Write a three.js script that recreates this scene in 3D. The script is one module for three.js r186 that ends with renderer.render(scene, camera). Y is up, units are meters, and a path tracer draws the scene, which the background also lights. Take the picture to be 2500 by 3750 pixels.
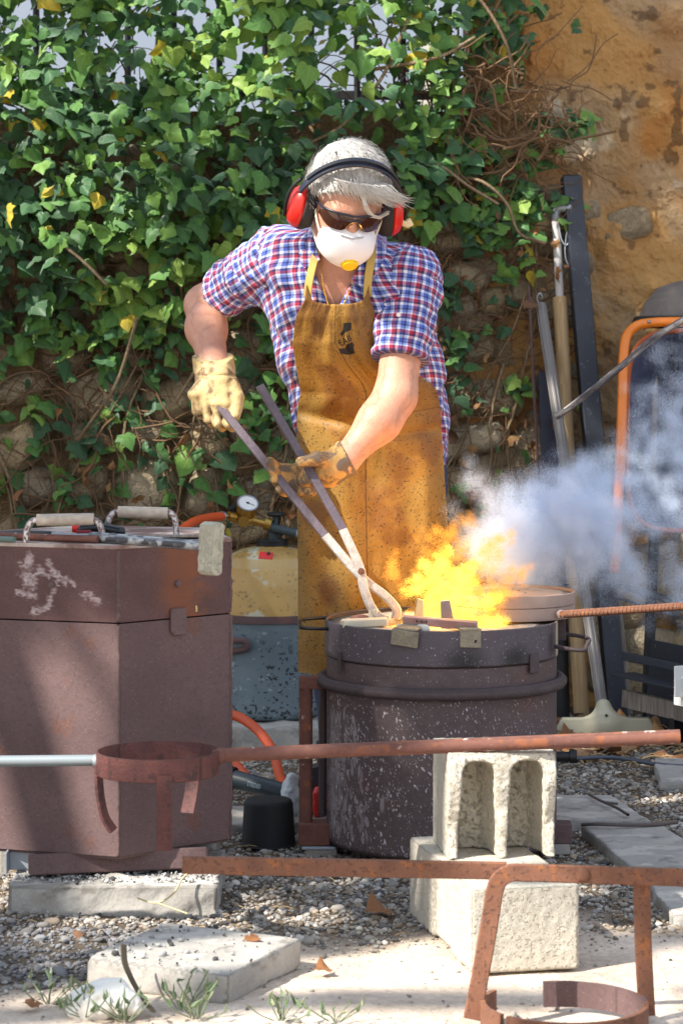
import * as THREE from 'three';
import { RoundedBoxGeometry } from 'three/addons/geometries/RoundedBoxGeometry.js';
import { mergeGeometries, mergeVertices, toCreasedNormals } from 'three/addons/utils/BufferGeometryUtils.js';

// ---------------------------------------------------------------- camera, sky, sun, exposure
const scene = new THREE.Scene();
const camera = new THREE.PerspectiveCamera(22.68, 682 / 1024, 0.1, 300);
camera.position.set(0, 1.13, 0);
camera.lookAt(0, 1.13, -10);
camera.setViewOffset(682, 1024, 0, 170.7, 682, 1024);   // level camera, lens shifted down
camera.focus = 5.75;
camera.userData.fStop = 8.5;

const SUN = new THREE.Vector3(-0.60, 0.70, 0.39).normalize();
{
  const W = 256, H = 128, d = new Float32Array(W * H * 4);
  for (let j = 0; j < H; j++) {
    const el = ((j + 0.5) / H - 0.5) * Math.PI, t = Math.pow(Math.max(0, Math.sin(el)), 0.55);
    for (let i = 0; i < W; i++) {
      const az = ((i + 0.5) / W - 0.5) * 2 * Math.PI;
      const c = Math.cos(el) * Math.cos(az) * SUN.x + Math.sin(el) * SUN.y + Math.cos(el) * Math.sin(az) * SUN.z;
      const g = 0.35 * Math.pow(Math.max(0, c), 4);
      const k = (j * W + i) * 4;
      d[k] = 0.98 + (0.56 - 0.98) * t + g; d[k + 1] = 1.0 + (0.71 - 1.0) * t + g; d[k + 2] = 1.04 + (0.98 - 1.04) * t + g; d[k + 3] = 1;
    }
  }
  const sky = new THREE.DataTexture(d, W, H, THREE.RGBAFormat, THREE.FloatType);
  sky.mapping = THREE.EquirectangularReflectionMapping; sky.magFilter = THREE.LinearFilter; sky.needsUpdate = true;
  scene.background = sky; scene.environment = sky; scene.backgroundIntensity = scene.environmentIntensity = 0.62;
}
const sun = new THREE.DirectionalLight(new THREE.Color(1.0, 0.95, 0.87), 5);
sun.name = 'sun';
sun.target.position.set(0, 0.7, -5.7);
sun.position.copy(sun.target.position).addScaledVector(SUN, 16);
sun.castShadow = true; sun.shadow.radius = 1; sun.shadow.mapSize.set(4096, 4096);
Object.assign(sun.shadow.camera, { left: -4, right: 4, top: 4, bottom: -4, near: 1, far: 40 });
scene.add(sun, sun.target);

const renderer = new THREE.WebGLRenderer({ antialias: true });
renderer.setSize(682, 1024);
renderer.toneMapping = THREE.LinearToneMapping;
renderer.toneMappingExposure = 2.0;
renderer.shadowMap.enabled = true;

// ---------------------------------------------------------------- helpers
const V = (x, y, z) => new THREE.Vector3(x, y, z);
function rng(seed) { let s = seed >>> 0; return () => { s = (s + 0x6d2b79f5) | 0; let t = Math.imul(s ^ (s >>> 15), 1 | s); t = (t + Math.imul(t ^ (t >>> 7), 61 | t)) ^ t; return ((t ^ (t >>> 14)) >>> 0) / 4294967296; }; }
const clamp = (x, a = 0, b = 1) => Math.min(b, Math.max(a, x));
const lerp = (a, b, t) => a + (b - a) * t;
const sstep = (a, b, x) => { const t = clamp((x - a) / (b - a)); return t * t * (3 - 2 * t); };
function hash3(x, y, z) { let h = Math.imul(x, 374761393) ^ Math.imul(y, 668265263) ^ Math.imul(z, 1274126177); h = Math.imul(h ^ (h >>> 13), 1274126177); return ((h ^ (h >>> 16)) >>> 0) / 4294967296; }
function vn(x, y, z) {   // value noise 0..1
  const ix = Math.floor(x), iy = Math.floor(y), iz = Math.floor(z); let fx = x - ix, fy = y - iy, fz = z - iz;
  fx = fx * fx * (3 - 2 * fx); fy = fy * fy * (3 - 2 * fy); fz = fz * fz * (3 - 2 * fz);
  const c = (a, b, d) => hash3(ix + a, iy + b, iz + d);
  return lerp(lerp(lerp(c(0, 0, 0), c(1, 0, 0), fx), lerp(c(0, 1, 0), c(1, 1, 0), fx), fy), lerp(lerp(c(0, 0, 1), c(1, 0, 1), fx), lerp(c(0, 1, 1), c(1, 1, 1), fx), fy), fz);
}
const fbm = (x, y, z, o = 4) => { let s = 0, a = 0.5, t = 0; for (let i = 0; i < o; i++) { s += a * vn(x, y, z + i * 7.3); t += a; x *= 2.03; y *= 2.03; z *= 2.03; a *= 0.5; } return s / t; };
const LAT = [];
function tn(x, y, per, s) {  // tileable 2D value noise, x,y in 0..per
  const row = LAT[s] ?? (LAT[s] = []); let L = row[per]; if (!L) { L = new Float32Array(per * per); for (let j = 0; j < per; j++) for (let i = 0; i < per; i++) L[j * per + i] = hash3(i, j, s); row[per] = L; }
  let ix = Math.floor(x), iy = Math.floor(y), fx = x - ix, fy = y - iy; fx = fx * fx * (3 - 2 * fx); fy = fy * fy * (3 - 2 * fy);
  ix = ((ix % per) + per) % per; iy = ((iy % per) + per) % per; const jx = ix + 1 === per ? 0 : ix + 1, jy = iy + 1 === per ? 0 : iy + 1, a = L[iy * per + ix], b = L[iy * per + jx], c = L[jy * per + ix], d = L[jy * per + jx], t = a + (b - a) * fx;
  return t + (c + (d - c) * fx - t) * fy;
}
const tf = (u, v, per, o, s) => { let r = 0, a = 0.5, t = 0; for (let i = 0; i < o; i++) { r += a * tn(u * per, v * per, per, s + i * 17); t += a; per *= 2; a *= 0.55; } return r / t; };
const mix3 = (a, b, t) => [lerp(a[0], b[0], t), lerp(a[1], b[1], t), lerp(a[2], b[2], t)];
// texture from a function of (u, v) that gives sRGB 0..255 and a height 0..1
function tex(size, fn, metres, h = size) {
  const c = new Uint8Array(size * h * 4), b = new Uint8Array(size * h * 4);
  for (let j = 0; j < h; j++) for (let i = 0; i < size; i++) {
    const r = fn((i + 0.5) / size, (j + 0.5) / h), k = (j * size + i) * 4;
    c[k] = clamp(r[0], 0, 255); c[k + 1] = clamp(r[1], 0, 255); c[k + 2] = clamp(r[2], 0, 255); c[k + 3] = 255;
    b[k] = b[k + 1] = b[k + 2] = clamp((r[3] ?? 0.5) * 255, 0, 255); b[k + 3] = 255;
  }
  const mk = (d, srgb) => { const t = new THREE.DataTexture(d, size, h); t.wrapS = t.wrapT = THREE.RepeatWrapping; t.magFilter = THREE.LinearFilter; t.minFilter = THREE.LinearMipmapLinearFilter; t.generateMipmaps = true; if (srgb) t.colorSpace = THREE.SRGBColorSpace; if (metres) t.repeat.set(1 / metres, 1 / metres); t.needsUpdate = true; return t; };
  let bump; return { map: mk(c, true), get bump() { return bump ?? (bump = mk(b, false)); } };
}
function mat(t, o = {}) {
  const { bump = 0, ...rest } = o;
  const m = new THREE.MeshPhysicalMaterial({ roughness: 0.85, side: THREE.DoubleSide, ...rest });
  if (t) { m.map = t.map; if (bump) { m.bumpMap = t.bump; m.bumpScale = bump; } }
  return m;
}
const S = (r, g, b) => new THREE.Color().setRGB(r / 255, g / 255, b / 255, THREE.SRGBColorSpace);
const plain = (r, g, b, o = {}) => new THREE.MeshPhysicalMaterial({ color: S(r, g, b), roughness: 0.7, side: THREE.DoubleSide, ...o });

// geometry helpers (all in world metres unless said otherwise)
function boxUV(g) {   // uv in metres by the main direction of each normal
  if (!g.attributes.normal) g.computeVertexNormals();
  const p = g.attributes.position, n = g.attributes.normal, uv = new Float32Array(p.count * 2);
  for (let i = 0; i < p.count; i++) {
    const ax = Math.abs(n.getX(i)), ay = Math.abs(n.getY(i)), az = Math.abs(n.getZ(i));
    let u, v; if (ay > ax && ay > az) { u = p.getX(i); v = p.getZ(i); } else if (ax > az) { u = p.getZ(i) + 0.37; v = p.getY(i); } else { u = p.getX(i); v = p.getY(i); }
    uv[i * 2] = u; uv[i * 2 + 1] = v;
  }
  g.setAttribute('uv', new THREE.BufferAttribute(uv, 2)); return g;
}
const strip = (g) => { g = g.index ? g.toNonIndexed() : g; for (const k of Object.keys(g.attributes)) if (!['position', 'normal', 'uv'].includes(k)) g.deleteAttribute(k); if (!g.attributes.uv) boxUV(g); return g; };
const merge = (list) => mergeGeometries(list.map(strip));
const rbox = (w, h, d, r = 0.003, seg = 2) => new RoundedBoxGeometry(w, h, d, seg, Math.min(r, w / 2.01, h / 2.01, d / 2.01));
function put(g, pos, rot, scl) { const m = new THREE.Matrix4().compose(V(...pos), new THREE.Quaternion().setFromEuler(new THREE.Euler(...(rot ?? [0, 0, 0]))), V(...(scl ?? [1, 1, 1]))); return g.applyMatrix4(m); }
function along(g, a, b, roll = 0) {   // a geometry whose length runs along y (centre 0), laid from a to b
  const d = b.clone().sub(a).normalize(), q = new THREE.Quaternion().setFromUnitVectors(V(0, 1, 0), d);
  g.rotateY(roll); return g.applyMatrix4(new THREE.Matrix4().compose(a.clone().add(b).multiplyScalar(0.5), q, V(1, 1, 1)));
}
const cyl = (a, b, r1, r2 = r1, seg = 20, open = false) => along(new THREE.CylinderGeometry(r2, r1, a.distanceTo(b), seg, 1, open), a, b);
const bar = (a, b, w, t, r = 0.003, roll = 0) => along(rbox(w, a.distanceTo(b), t, r), a, b, roll);
function tube(pts, r, seg = 40, rad = 10, closed = false) { return new THREE.TubeGeometry(new THREE.CatmullRomCurve3(pts.map((p) => (p.isVector3 ? p : V(...p))), closed, 'centripetal'), seg, r, rad, closed); }
function capTube(pts, r, seg = 40, rad = 12) { const P = pts.map((p) => (p.isVector3 ? p : V(...p))), g = tube(P, r, seg, rad), s = (c) => new THREE.SphereGeometry(r, rad, 6).translate(c.x, c.y, c.z); return merge([g, s(P[0]), s(P[P.length - 1])]); }
function wobble(g, amp, freq, seed = 0) {   // pushes vertices of an indexed or welded mesh about
  const p = g.attributes.position, n = g.attributes.normal;
  for (let i = 0; i < p.count; i++) { const x = p.getX(i), y = p.getY(i), z = p.getZ(i), d = (fbm(x * freq + seed, y * freq, z * freq, 3) - 0.5) * 2 * amp; p.setXYZ(i, x + n.getX(i) * d, y + n.getY(i) * d, z + n.getZ(i) * d); }
  g.computeVertexNormals(); return g;
}
const weld = (g) => { g = g.clone(); g.deleteAttribute('uv'); g.deleteAttribute('normal'); g = mergeVertices(g, 1e-5); g.computeVertexNormals(); return g; };

// surface nets: meshes a signed distance function on a grid
function nets(f, lo, hi, cell) {
  const n = [0, 1, 2].map((k) => Math.ceil((hi[k] - lo[k]) / cell) + 2), N = n[0] * n[1] * n[2], val = new Float32Array(N), id = new Int32Array(N).fill(-1);
  const I = (i, j, k) => i + n[0] * (j + n[1] * k);
  const B = 4, far = cell * B * 1.9;   // blocks far from the surface are filled without looking closer
  for (let k = 0; k < n[2]; k += B) for (let j = 0; j < n[1]; j += B) for (let i = 0; i < n[0]; i += B) {
    const c = f(lo[0] + (i + 1.5) * cell, lo[1] + (j + 1.5) * cell, lo[2] + (k + 1.5) * cell), skip = Math.abs(c) > far;
    for (let z = k; z < Math.min(k + B, n[2]); z++) for (let y = j; y < Math.min(j + B, n[1]); y++) for (let x = i; x < Math.min(i + B, n[0]); x++) val[I(x, y, z)] = skip ? c : f(lo[0] + x * cell, lo[1] + y * cell, lo[2] + z * cell);
  }
  const pos = [], idx = [];
  for (let k = 0; k < n[2] - 1; k++) for (let j = 0; j < n[1] - 1; j++) for (let i = 0; i < n[0] - 1; i++) {
    let mask = 0; const v = []; for (let c = 0; c < 8; c++) { const x = val[I(i + (c & 1), j + ((c >> 1) & 1), k + (c >> 2))]; v.push(x); if (x < 0) mask |= 1 << c; }
    if (mask === 0 || mask === 255) continue;
    let sx = 0, sy = 0, sz = 0, m = 0;
    for (const [a, b] of EDGES) if ((v[a] < 0) !== (v[b] < 0)) { const t = v[a] / (v[a] - v[b]); sx += lerp(a & 1, b & 1, t); sy += lerp((a >> 1) & 1, (b >> 1) & 1, t); sz += lerp(a >> 2, b >> 2, t); m++; }
    id[I(i, j, k)] = pos.length / 3; pos.push(lo[0] + (i + sx / m) * cell, lo[1] + (j + sy / m) * cell, lo[2] + (k + sz / m) * cell);
  }
  const quad = (a, b, c, d, flip) => { if (a < 0 || b < 0 || c < 0 || d < 0) return; if (flip) idx.push(a, c, b, b, c, d); else idx.push(a, b, c, b, d, c); };
  for (let k = 1; k < n[2] - 1; k++) for (let j = 1; j < n[1] - 1; j++) for (let i = 1; i < n[0] - 1; i++) {
    const s = val[I(i, j, k)] < 0;
    if (s !== val[I(i + 1, j, k)] < 0) quad(id[I(i, j - 1, k - 1)], id[I(i, j, k - 1)], id[I(i, j - 1, k)], id[I(i, j, k)], !s);
    if (s !== val[I(i, j + 1, k)] < 0) quad(id[I(i - 1, j, k - 1)], id[I(i - 1, j, k)], id[I(i, j, k - 1)], id[I(i, j, k)], !s);
    if (s !== val[I(i, j, k + 1)] < 0) quad(id[I(i - 1, j - 1, k)], id[I(i, j - 1, k)], id[I(i - 1, j, k)], id[I(i, j, k)], !s);
  }
  const g = new THREE.BufferGeometry(); g.setAttribute('position', new THREE.Float32BufferAttribute(pos, 3)); g.setIndex(idx);
  const nn = new Float32Array(pos.length), e = cell * 0.6;
  for (let q = 0; q < pos.length; q += 3) { const x = pos[q], y = pos[q + 1], z = pos[q + 2]; const a = f(x + e, y, z) - f(x - e, y, z), b = f(x, y + e, z) - f(x, y - e, z), c = f(x, y, z + e) - f(x, y, z - e), l = Math.hypot(a, b, c) || 1; nn[q] = a / l; nn[q + 1] = b / l; nn[q + 2] = c / l; }
  g.setAttribute('normal', new THREE.BufferAttribute(nn, 3)); return g;
}
const EDGES = [[0, 1], [2, 3], [4, 5], [6, 7], [0, 2], [1, 3], [4, 6], [5, 7], [0, 4], [1, 5], [2, 6], [3, 7]];
const smin = (a, b, k) => { const h = Math.max(k - Math.abs(a - b), 0) / k; return Math.min(a, b) - h * h * k * 0.25; };
const smax = (a, b, k) => -smin(-a, -b, k);
function cone(A, B, ra, rb) {   // tapered capsule
  const bx = B[0] - A[0], by = B[1] - A[1], bz = B[2] - A[2], L = bx * bx + by * by + bz * bz;
  return (x, y, z) => { const px = x - A[0], py = y - A[1], pz = z - A[2], t = clamp((px * bx + py * by + pz * bz) / L); return Math.hypot(px - bx * t, py - by * t, pz - bz * t) - (ra + (rb - ra) * t); };
}
const ell = (c, r) => (x, y, z) => { const a = (x - c[0]) / r[0], b = (y - c[1]) / r[1], d = (z - c[2]) / r[2], k = Math.hypot(a, b, d); const a2 = a / r[0], b2 = b / r[1], d2 = d / r[2], m = Math.hypot(a2, b2, d2) || 1e-6; return k * (k - 1) / m; };

// scene graph helpers
const used = {};
function numbered(n) { if (used[n] === undefined) { used[n] = 0; return n; } used[n]++; return n + '_' + String(used[n]).padStart(3, '0'); }
function thing(name, label, category, pos = [0, 0, 0], group) {
  const o = new THREE.Group(); o.name = numbered(name); o.position.set(...pos); scene.add(o);
  o.userData = { label, category }; if (group) o.userData.group = group; return o;
}
function rootOf(o) { while (o.parent && o.parent !== scene) o = o.parent; return o; }
function part(name, geo, m, parent, keepUV = false) {   // geometry given in world coordinates
  if (!keepUV) { geo = geo.index ? geo : geo; boxUV(geo); }
  const r = rootOf(parent).position; geo.translate(-r.x, -r.y, -r.z);
  const o = new THREE.Mesh(geo, m); o.name = name; o.castShadow = o.receiveShadow = true; parent.add(o); return o;
}
function one(name, label, category, geo, m, group, keepUV = false) {   // a thing that is one mesh, placed at the centre of its base
  geo.computeBoundingBox(); const b = geo.boundingBox, c = [(b.min.x + b.max.x) / 2, b.min.y, (b.min.z + b.max.z) / 2];
  if (!keepUV) boxUV(geo); geo.translate(-c[0], -c[1], -c[2]);
  const o = new THREE.Mesh(geo, m); o.name = numbered(name); o.position.set(...c); o.castShadow = o.receiveShadow = true; scene.add(o);
  o.userData = { label, category }; if (group) o.userData.group = group; return o;
}
function structure(name, geo, m, keepUV = false, kind = 'structure') { if (!keepUV) boxUV(geo); const o = new THREE.Mesh(geo, m); o.name = numbered(name); o.castShadow = o.receiveShadow = true; o.userData.kind = kind; scene.add(o); return o; }

// ---------------------------------------------------------------- textures
const T = {};
T.rust = tex(512, (u, v) => { const a = tf(u, v, 4, 5, 1), b = tf(u, v, 64, 2, 9), s = tf(u, v, 8, 4, 30), w = hash3((u * 512) | 0, (v * 512) | 0, 5); let c = mix3([82, 62, 61], [116, 92, 89], a * 0.8 + b * 0.4 - 0.1); c = mix3(c, [128, 66, 36], sstep(0.66, 0.85, s) * 0.3); c = mix3(c, [66, 50, 50], sstep(0.6, 0.75, b) * 0.3); if (w > 0.9985) c = [190, 180, 170]; return [...c, 0.4 * b + 0.4 * a + 0.2 * w]; }, 0.4);
T.rustDark = tex(512, (u, v) => { const a = tf(u, v, 4, 5, 41), b = tf(u, v, 64, 2, 49), s = tf(u, v, 6, 4, 130); let c = mix3([62, 50, 50], [88, 74, 74], a * 0.7 + b * 0.5 - 0.1); c = mix3(c, [92, 62, 52], sstep(0.6, 0.8, s) * 0.5); return [...c, 0.5 * b + 0.4 * a]; }, 0.4);
T.rustOrange = tex(512, (u, v) => { const a = tf(u, v, 6, 5, 61), b = tf(u, v, 40, 3, 69), s = tf(u, v, 10, 4, 230), w = hash3((u * 512) | 0, (v * 512) | 0, 6); let c = mix3([100, 66, 50], [144, 96, 70], a * 0.9 + b * 0.4 - 0.15); c = mix3(c, [164, 98, 50], sstep(0.56, 0.78, s) * 0.55); c = mix3(c, [74, 50, 42], sstep(0.6, 0.75, b) * 0.55); if (w > 0.997) c = [205, 190, 175]; return [...c, 0.5 - sstep(0.6, 0.72, b) * 0.4 + 0.3 * a]; }, 0.22);
T.rustSplash = tex(512, (u, v) => { const a = tf(u, v, 6, 5, 71), b = tf(u, v, 40, 3, 79), s = tf(u, v, 14, 3, 330); let c = mix3([92, 58, 50], [136, 90, 74], a * 0.9 + b * 0.4 - 0.15); c = mix3(c, [166, 96, 52], sstep(0.55, 0.75, tf(u, v, 8, 4, 17)) * 0.5); c = mix3(c, [205, 190, 182], sstep(0.70, 0.76, s) * sstep(0.35, 0.6, b) * 0.8); return [...c, 0.4 * b + 0.4 * a]; }, 0.3);
T.rustRed = tex(256, (u, v) => { const a = tf(u, v, 5, 5, 171), b = tf(u, v, 40, 2, 179), s = tf(u, v, 10, 4, 175); let c = mix3([70, 38, 36], [110, 62, 54], a * 0.8 + b * 0.4 - 0.1); c = mix3(c, [46, 32, 34], sstep(0.58, 0.72, s) * 0.6); return [...c, b]; }, 0.16);
T.concrete = tex(512, (u, v) => { const a = tf(u, v, 4, 5, 81), b = tf(u, v, 96, 2, 89); return [...mix3([138, 132, 124], [182, 176, 166], a * 0.8 + b * 0.35 - 0.1), 0.5 * b + 0.4 * a]; }, 0.5);
T.block = tex(512, (u, v) => { const a = tf(u, v, 5, 4, 91), b = tf(u, v, 56, 3, 99), p = sstep(0.66, 0.74, b); let c = mix3([172, 164, 147], [208, 200, 184], a * 0.6 + tf(u, v, 110, 2, 95) * 0.5); c = mix3(c, [140, 129, 111], p * 0.4); return [...c, 0.8 - p * 0.7 + 0.2 * a - 0.2 * tf(u, v, 120, 1, 3)]; }, 0.22);
T.stone = tex(512, (u, v) => { const a = tf(u, v, 4, 5, 101), b = tf(u, v, 32, 4, 109); let c = mix3([140, 126, 104], [204, 192, 168], a * 0.9 + b * 0.3 - 0.15); c = mix3(c, [82, 72, 58], sstep(0.6, 0.78, b) * 0.5); return [...c, 0.6 * b + 0.4 * a]; }, 0.3);
T.ochre = tex(1024, (u, v) => { const a = tf(u, v, 3, 6, 111), b = tf(u, v, 20, 4, 119), g = tf(u, v, 90, 2, 7), s = tf(u, v, 5, 5, 113); let c = mix3([138, 112, 78], [180, 152, 112], a * 0.8 + g * 0.3 - 0.05); c = mix3(c, [206, 192, 166], sstep(0.58, 0.70, s) * 0.8); c = mix3(c, [158, 108, 58], sstep(0.55, 0.75, tf(u, v, 4, 4, 77)) * 0.5); c = mix3(c, [92, 72, 50], sstep(0.64, 0.74, b) * 0.7); return [...c, 0.4 * b + 0.35 * a + 0.3 * g]; }, 1.1);
T.earth = tex(512, (u, v) => { const a = tf(u, v, 4, 5, 121), b = tf(u, v, 64, 3, 129); return [...mix3([84, 68, 50], [140, 118, 92], a * 0.8 + b * 0.4 - 0.1), 0.6 * b + 0.4 * a]; }, 0.6);
T.glove = tex(512, (u, v) => { const a = tf(u, v, 4, 4, 141), b = tf(u, v, 50, 2, 149), s = tf(u, v, 7, 4, 143); let c = mix3([178, 148, 96], [214, 190, 140], a * 0.9 + b * 0.2 - 0.05); c = mix3(c, [104, 82, 62], sstep(0.5, 0.7, s) * 0.75); return [...c, 0.5 * b + 0.5 * s]; }, 0.16);
T.gloveDirty = tex(512, (u, v) => { const a = tf(u, v, 4, 4, 145), b = tf(u, v, 50, 2, 147), s = tf(u, v, 6, 4, 142); let c = mix3([168, 124, 66], [200, 158, 98], a * 0.9 + b * 0.2 - 0.05); c = mix3(c, [96, 82, 74], sstep(0.42, 0.6, s) * 0.85); return [...c, 0.5 * b + 0.5 * s]; }, 0.16);
T.skin = tex(256, (u, v) => { const a = tf(u, v, 6, 4, 151), b = tf(u, v, 40, 2, 159); return [...mix3([182, 124, 98], [212, 158, 130], a * 0.9 + b * 0.2 - 0.05), 0.6 * b + 0.4 * tf(u, v, 60, 1, 1)]; }, 0.15);
T.wood = tex(512, (u, v) => { const g = tf(u * 1.0, v, 2, 3, 161), r = tn(u * 64 + g * 3, v * 4, 64, 163), f = tn(u * 128, v * 8, 128, 169); return [...mix3([146, 118, 82], [192, 164, 122], r * 0.6 + f * 0.4), r * 0.5 + f * 0.5]; }, 0.25);
T.greyWood = tex(512, (u, v) => { const r = tn(u * 48 + tf(u, v, 3, 2, 3) * 3, v * 4, 48, 173), f = tn(u * 128, v * 8, 128, 179); return [...mix3([112, 102, 94], [172, 162, 150], r * 0.6 + f * 0.4), r * 0.5 + f * 0.5]; }, 0.25);
T.blackSteel = tex(512, (u, v) => { const a = tf(u, v, 4, 4, 181), b = tf(u, v, 40, 3, 189); let c = mix3([36, 40, 48], [58, 62, 72], a); c = mix3(c, [120, 124, 130], sstep(0.74, 0.8, b) * 0.5); return [...c, b]; }, 0.4);
T.ivybark = tex(256, (u, v) => { const r = tn(u * 32, v * 8, 32, 191), f = tn(u * 64, v * 64, 64, 199); return [...mix3([104, 84, 60], [168, 146, 112], r * 0.6 + f * 0.4), r]; }, 0.1);
T.plaid = tex(512, (u, v) => {
  const st = (x) => { x = ((x % 1) + 1) % 1; if (x < 0.16) return [226, 226, 236]; if (x < 0.34) return [70, 92, 176]; if (x < 0.44) return [34, 38, 84]; if (x < 0.58) return [132, 154, 214]; if (x < 0.68) return [226, 226, 236]; if (x < 0.86) return [170, 34, 62]; return [50, 40, 82]; };
  const a = st(u), b = st(v), th = (((u * 512) | 0) + ((v * 512) | 0)) % 4 < 2 ? 0.62 : 0.38, c = mix3(a, b, th); const w = 0.92 + 0.1 * hash3((u * 256) | 0, (v * 256) | 0, 3); return [c[0] * w, c[1] * w, c[2] * w, 0.5 + 0.3 * Math.sin(u * 512 * 1.57) * Math.sin(v * 512 * 1.57)];
}, 0.038);
const M = {
  rust: mat(T.rust, { bump: 0.0012, roughness: 0.8 }), rustDark: mat(T.rustDark, { bump: 0.001, roughness: 0.72 }), rustOrange: mat(T.rustOrange, { bump: 0.0012, roughness: 0.85 }), rustSplash: mat(T.rustSplash, { bump: 0.001 }), rustRed: mat(T.rustRed, { bump: 0.0008, roughness: 0.7 }),
  concrete: mat(T.concrete, { bump: 0.0015, roughness: 0.95 }), block: mat(T.block, { bump: 0.0022, roughness: 0.97 }), stone: mat(T.stone, { bump: 0.008, roughness: 0.95 }), ochre: mat(T.ochre, { bump: 0.02, roughness: 0.95 }), earth: mat(T.earth, { bump: 0.01, roughness: 1 }),
  glove: mat(T.glove, { bump: 0.0012, roughness: 0.85 }), gloveDirty: mat(T.gloveDirty, { bump: 0.0012 }), skin: mat(T.skin, { bump: 0.0006, roughness: 0.55, sheen: 0.2, sheenColor: S(255, 190, 160) }),
  wood: mat(T.wood, { bump: 0.0006 }), greyWood: mat(T.greyWood, { bump: 0.0008 }), blackSteel: mat(T.blackSteel, { bump: 0.0004, roughness: 0.5 }), bark: mat(T.ivybark, { bump: 0.002, roughness: 0.95 }), plaid: mat(T.plaid, { bump: 0.0002, roughness: 0.9, sheen: 0.3, sheenColor: S(200, 200, 220) }),
  steel: plain(150, 150, 152, { metalness: 0.8, roughness: 0.4 }), galv: plain(168, 176, 184, { metalness: 0.55, roughness: 0.5 }), brass: plain(172, 136, 66, { metalness: 0.85, roughness: 0.38 }), black: plain(28, 28, 30, { roughness: 0.5 }), rubber: plain(36, 35, 36, { roughness: 0.75 }),
  white: plain(225, 223, 218, { roughness: 0.8 }), orangeHose: plain(205, 82, 36, { roughness: 0.5 }), orangePaint: plain(226, 122, 16, { roughness: 0.35, clearcoat: 0.4, clearcoatRoughness: 0.3 }), red: plain(206, 36, 26, { roughness: 0.35 }), navy: plain(40, 46, 66, { roughness: 0.5 }),
};
// ---------------------------------------------------------------- ground
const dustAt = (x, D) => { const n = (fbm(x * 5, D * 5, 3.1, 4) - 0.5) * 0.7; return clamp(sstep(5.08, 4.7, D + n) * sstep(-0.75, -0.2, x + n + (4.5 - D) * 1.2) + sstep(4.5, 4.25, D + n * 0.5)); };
const ashAt = (x, D) => sstep(0.30, 0.05, Math.hypot((x + 0.52) * 0.9, (D - 4.72) * 0.9) + (fbm(x * 9, D * 9, 8, 3) - 0.5) * 0.3);
const groundY = (x, D) => (fbm(x * 3, D * 3, 1, 3) - 0.5) * 0.016 + (fbm(x * 22, D * 22, 2, 3) - 0.5) * 0.008 * (1 - dustAt(x, D) * 0.6) - 0.006;
{
  const xs = [], zs = [];
  for (let x = -30; x < -1.6; x += 2) xs.push(x); for (let x = -1.6; x <= 1.6; x += 0.016) xs.push(x); for (let x = 2; x <= 30; x += 2) xs.push(x);
  for (let D = -30; D < 4; D += 2) zs.push(D); for (let D = 4; D <= 8.1; D += 0.02) zs.push(D); for (let D = 9; D < 60; D += 4) zs.push(D);
  const pos = [], col = [], uv = [], idx = [];
  zs.forEach((D) => xs.forEach((x) => {
    pos.push(x, groundY(x, D), -D); uv.push(x, D);
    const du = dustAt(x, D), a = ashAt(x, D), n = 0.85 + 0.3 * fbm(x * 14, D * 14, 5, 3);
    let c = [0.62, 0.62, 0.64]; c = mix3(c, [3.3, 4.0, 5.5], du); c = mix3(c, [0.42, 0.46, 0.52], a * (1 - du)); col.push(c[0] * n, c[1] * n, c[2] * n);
  }));
  for (let j = 0; j < zs.length - 1; j++) for (let i = 0; i < xs.length - 1; i++) { const a = j * xs.length + i, b = a + 1, c = a + xs.length, d = c + 1; idx.push(a, b, c, b, d, c); }
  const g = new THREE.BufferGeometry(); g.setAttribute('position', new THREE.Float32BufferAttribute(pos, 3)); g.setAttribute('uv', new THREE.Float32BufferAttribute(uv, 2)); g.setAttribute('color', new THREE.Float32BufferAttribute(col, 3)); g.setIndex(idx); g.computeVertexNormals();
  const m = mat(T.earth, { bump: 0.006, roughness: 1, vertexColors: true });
  structure('ground', g, m, true);
}
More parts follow.
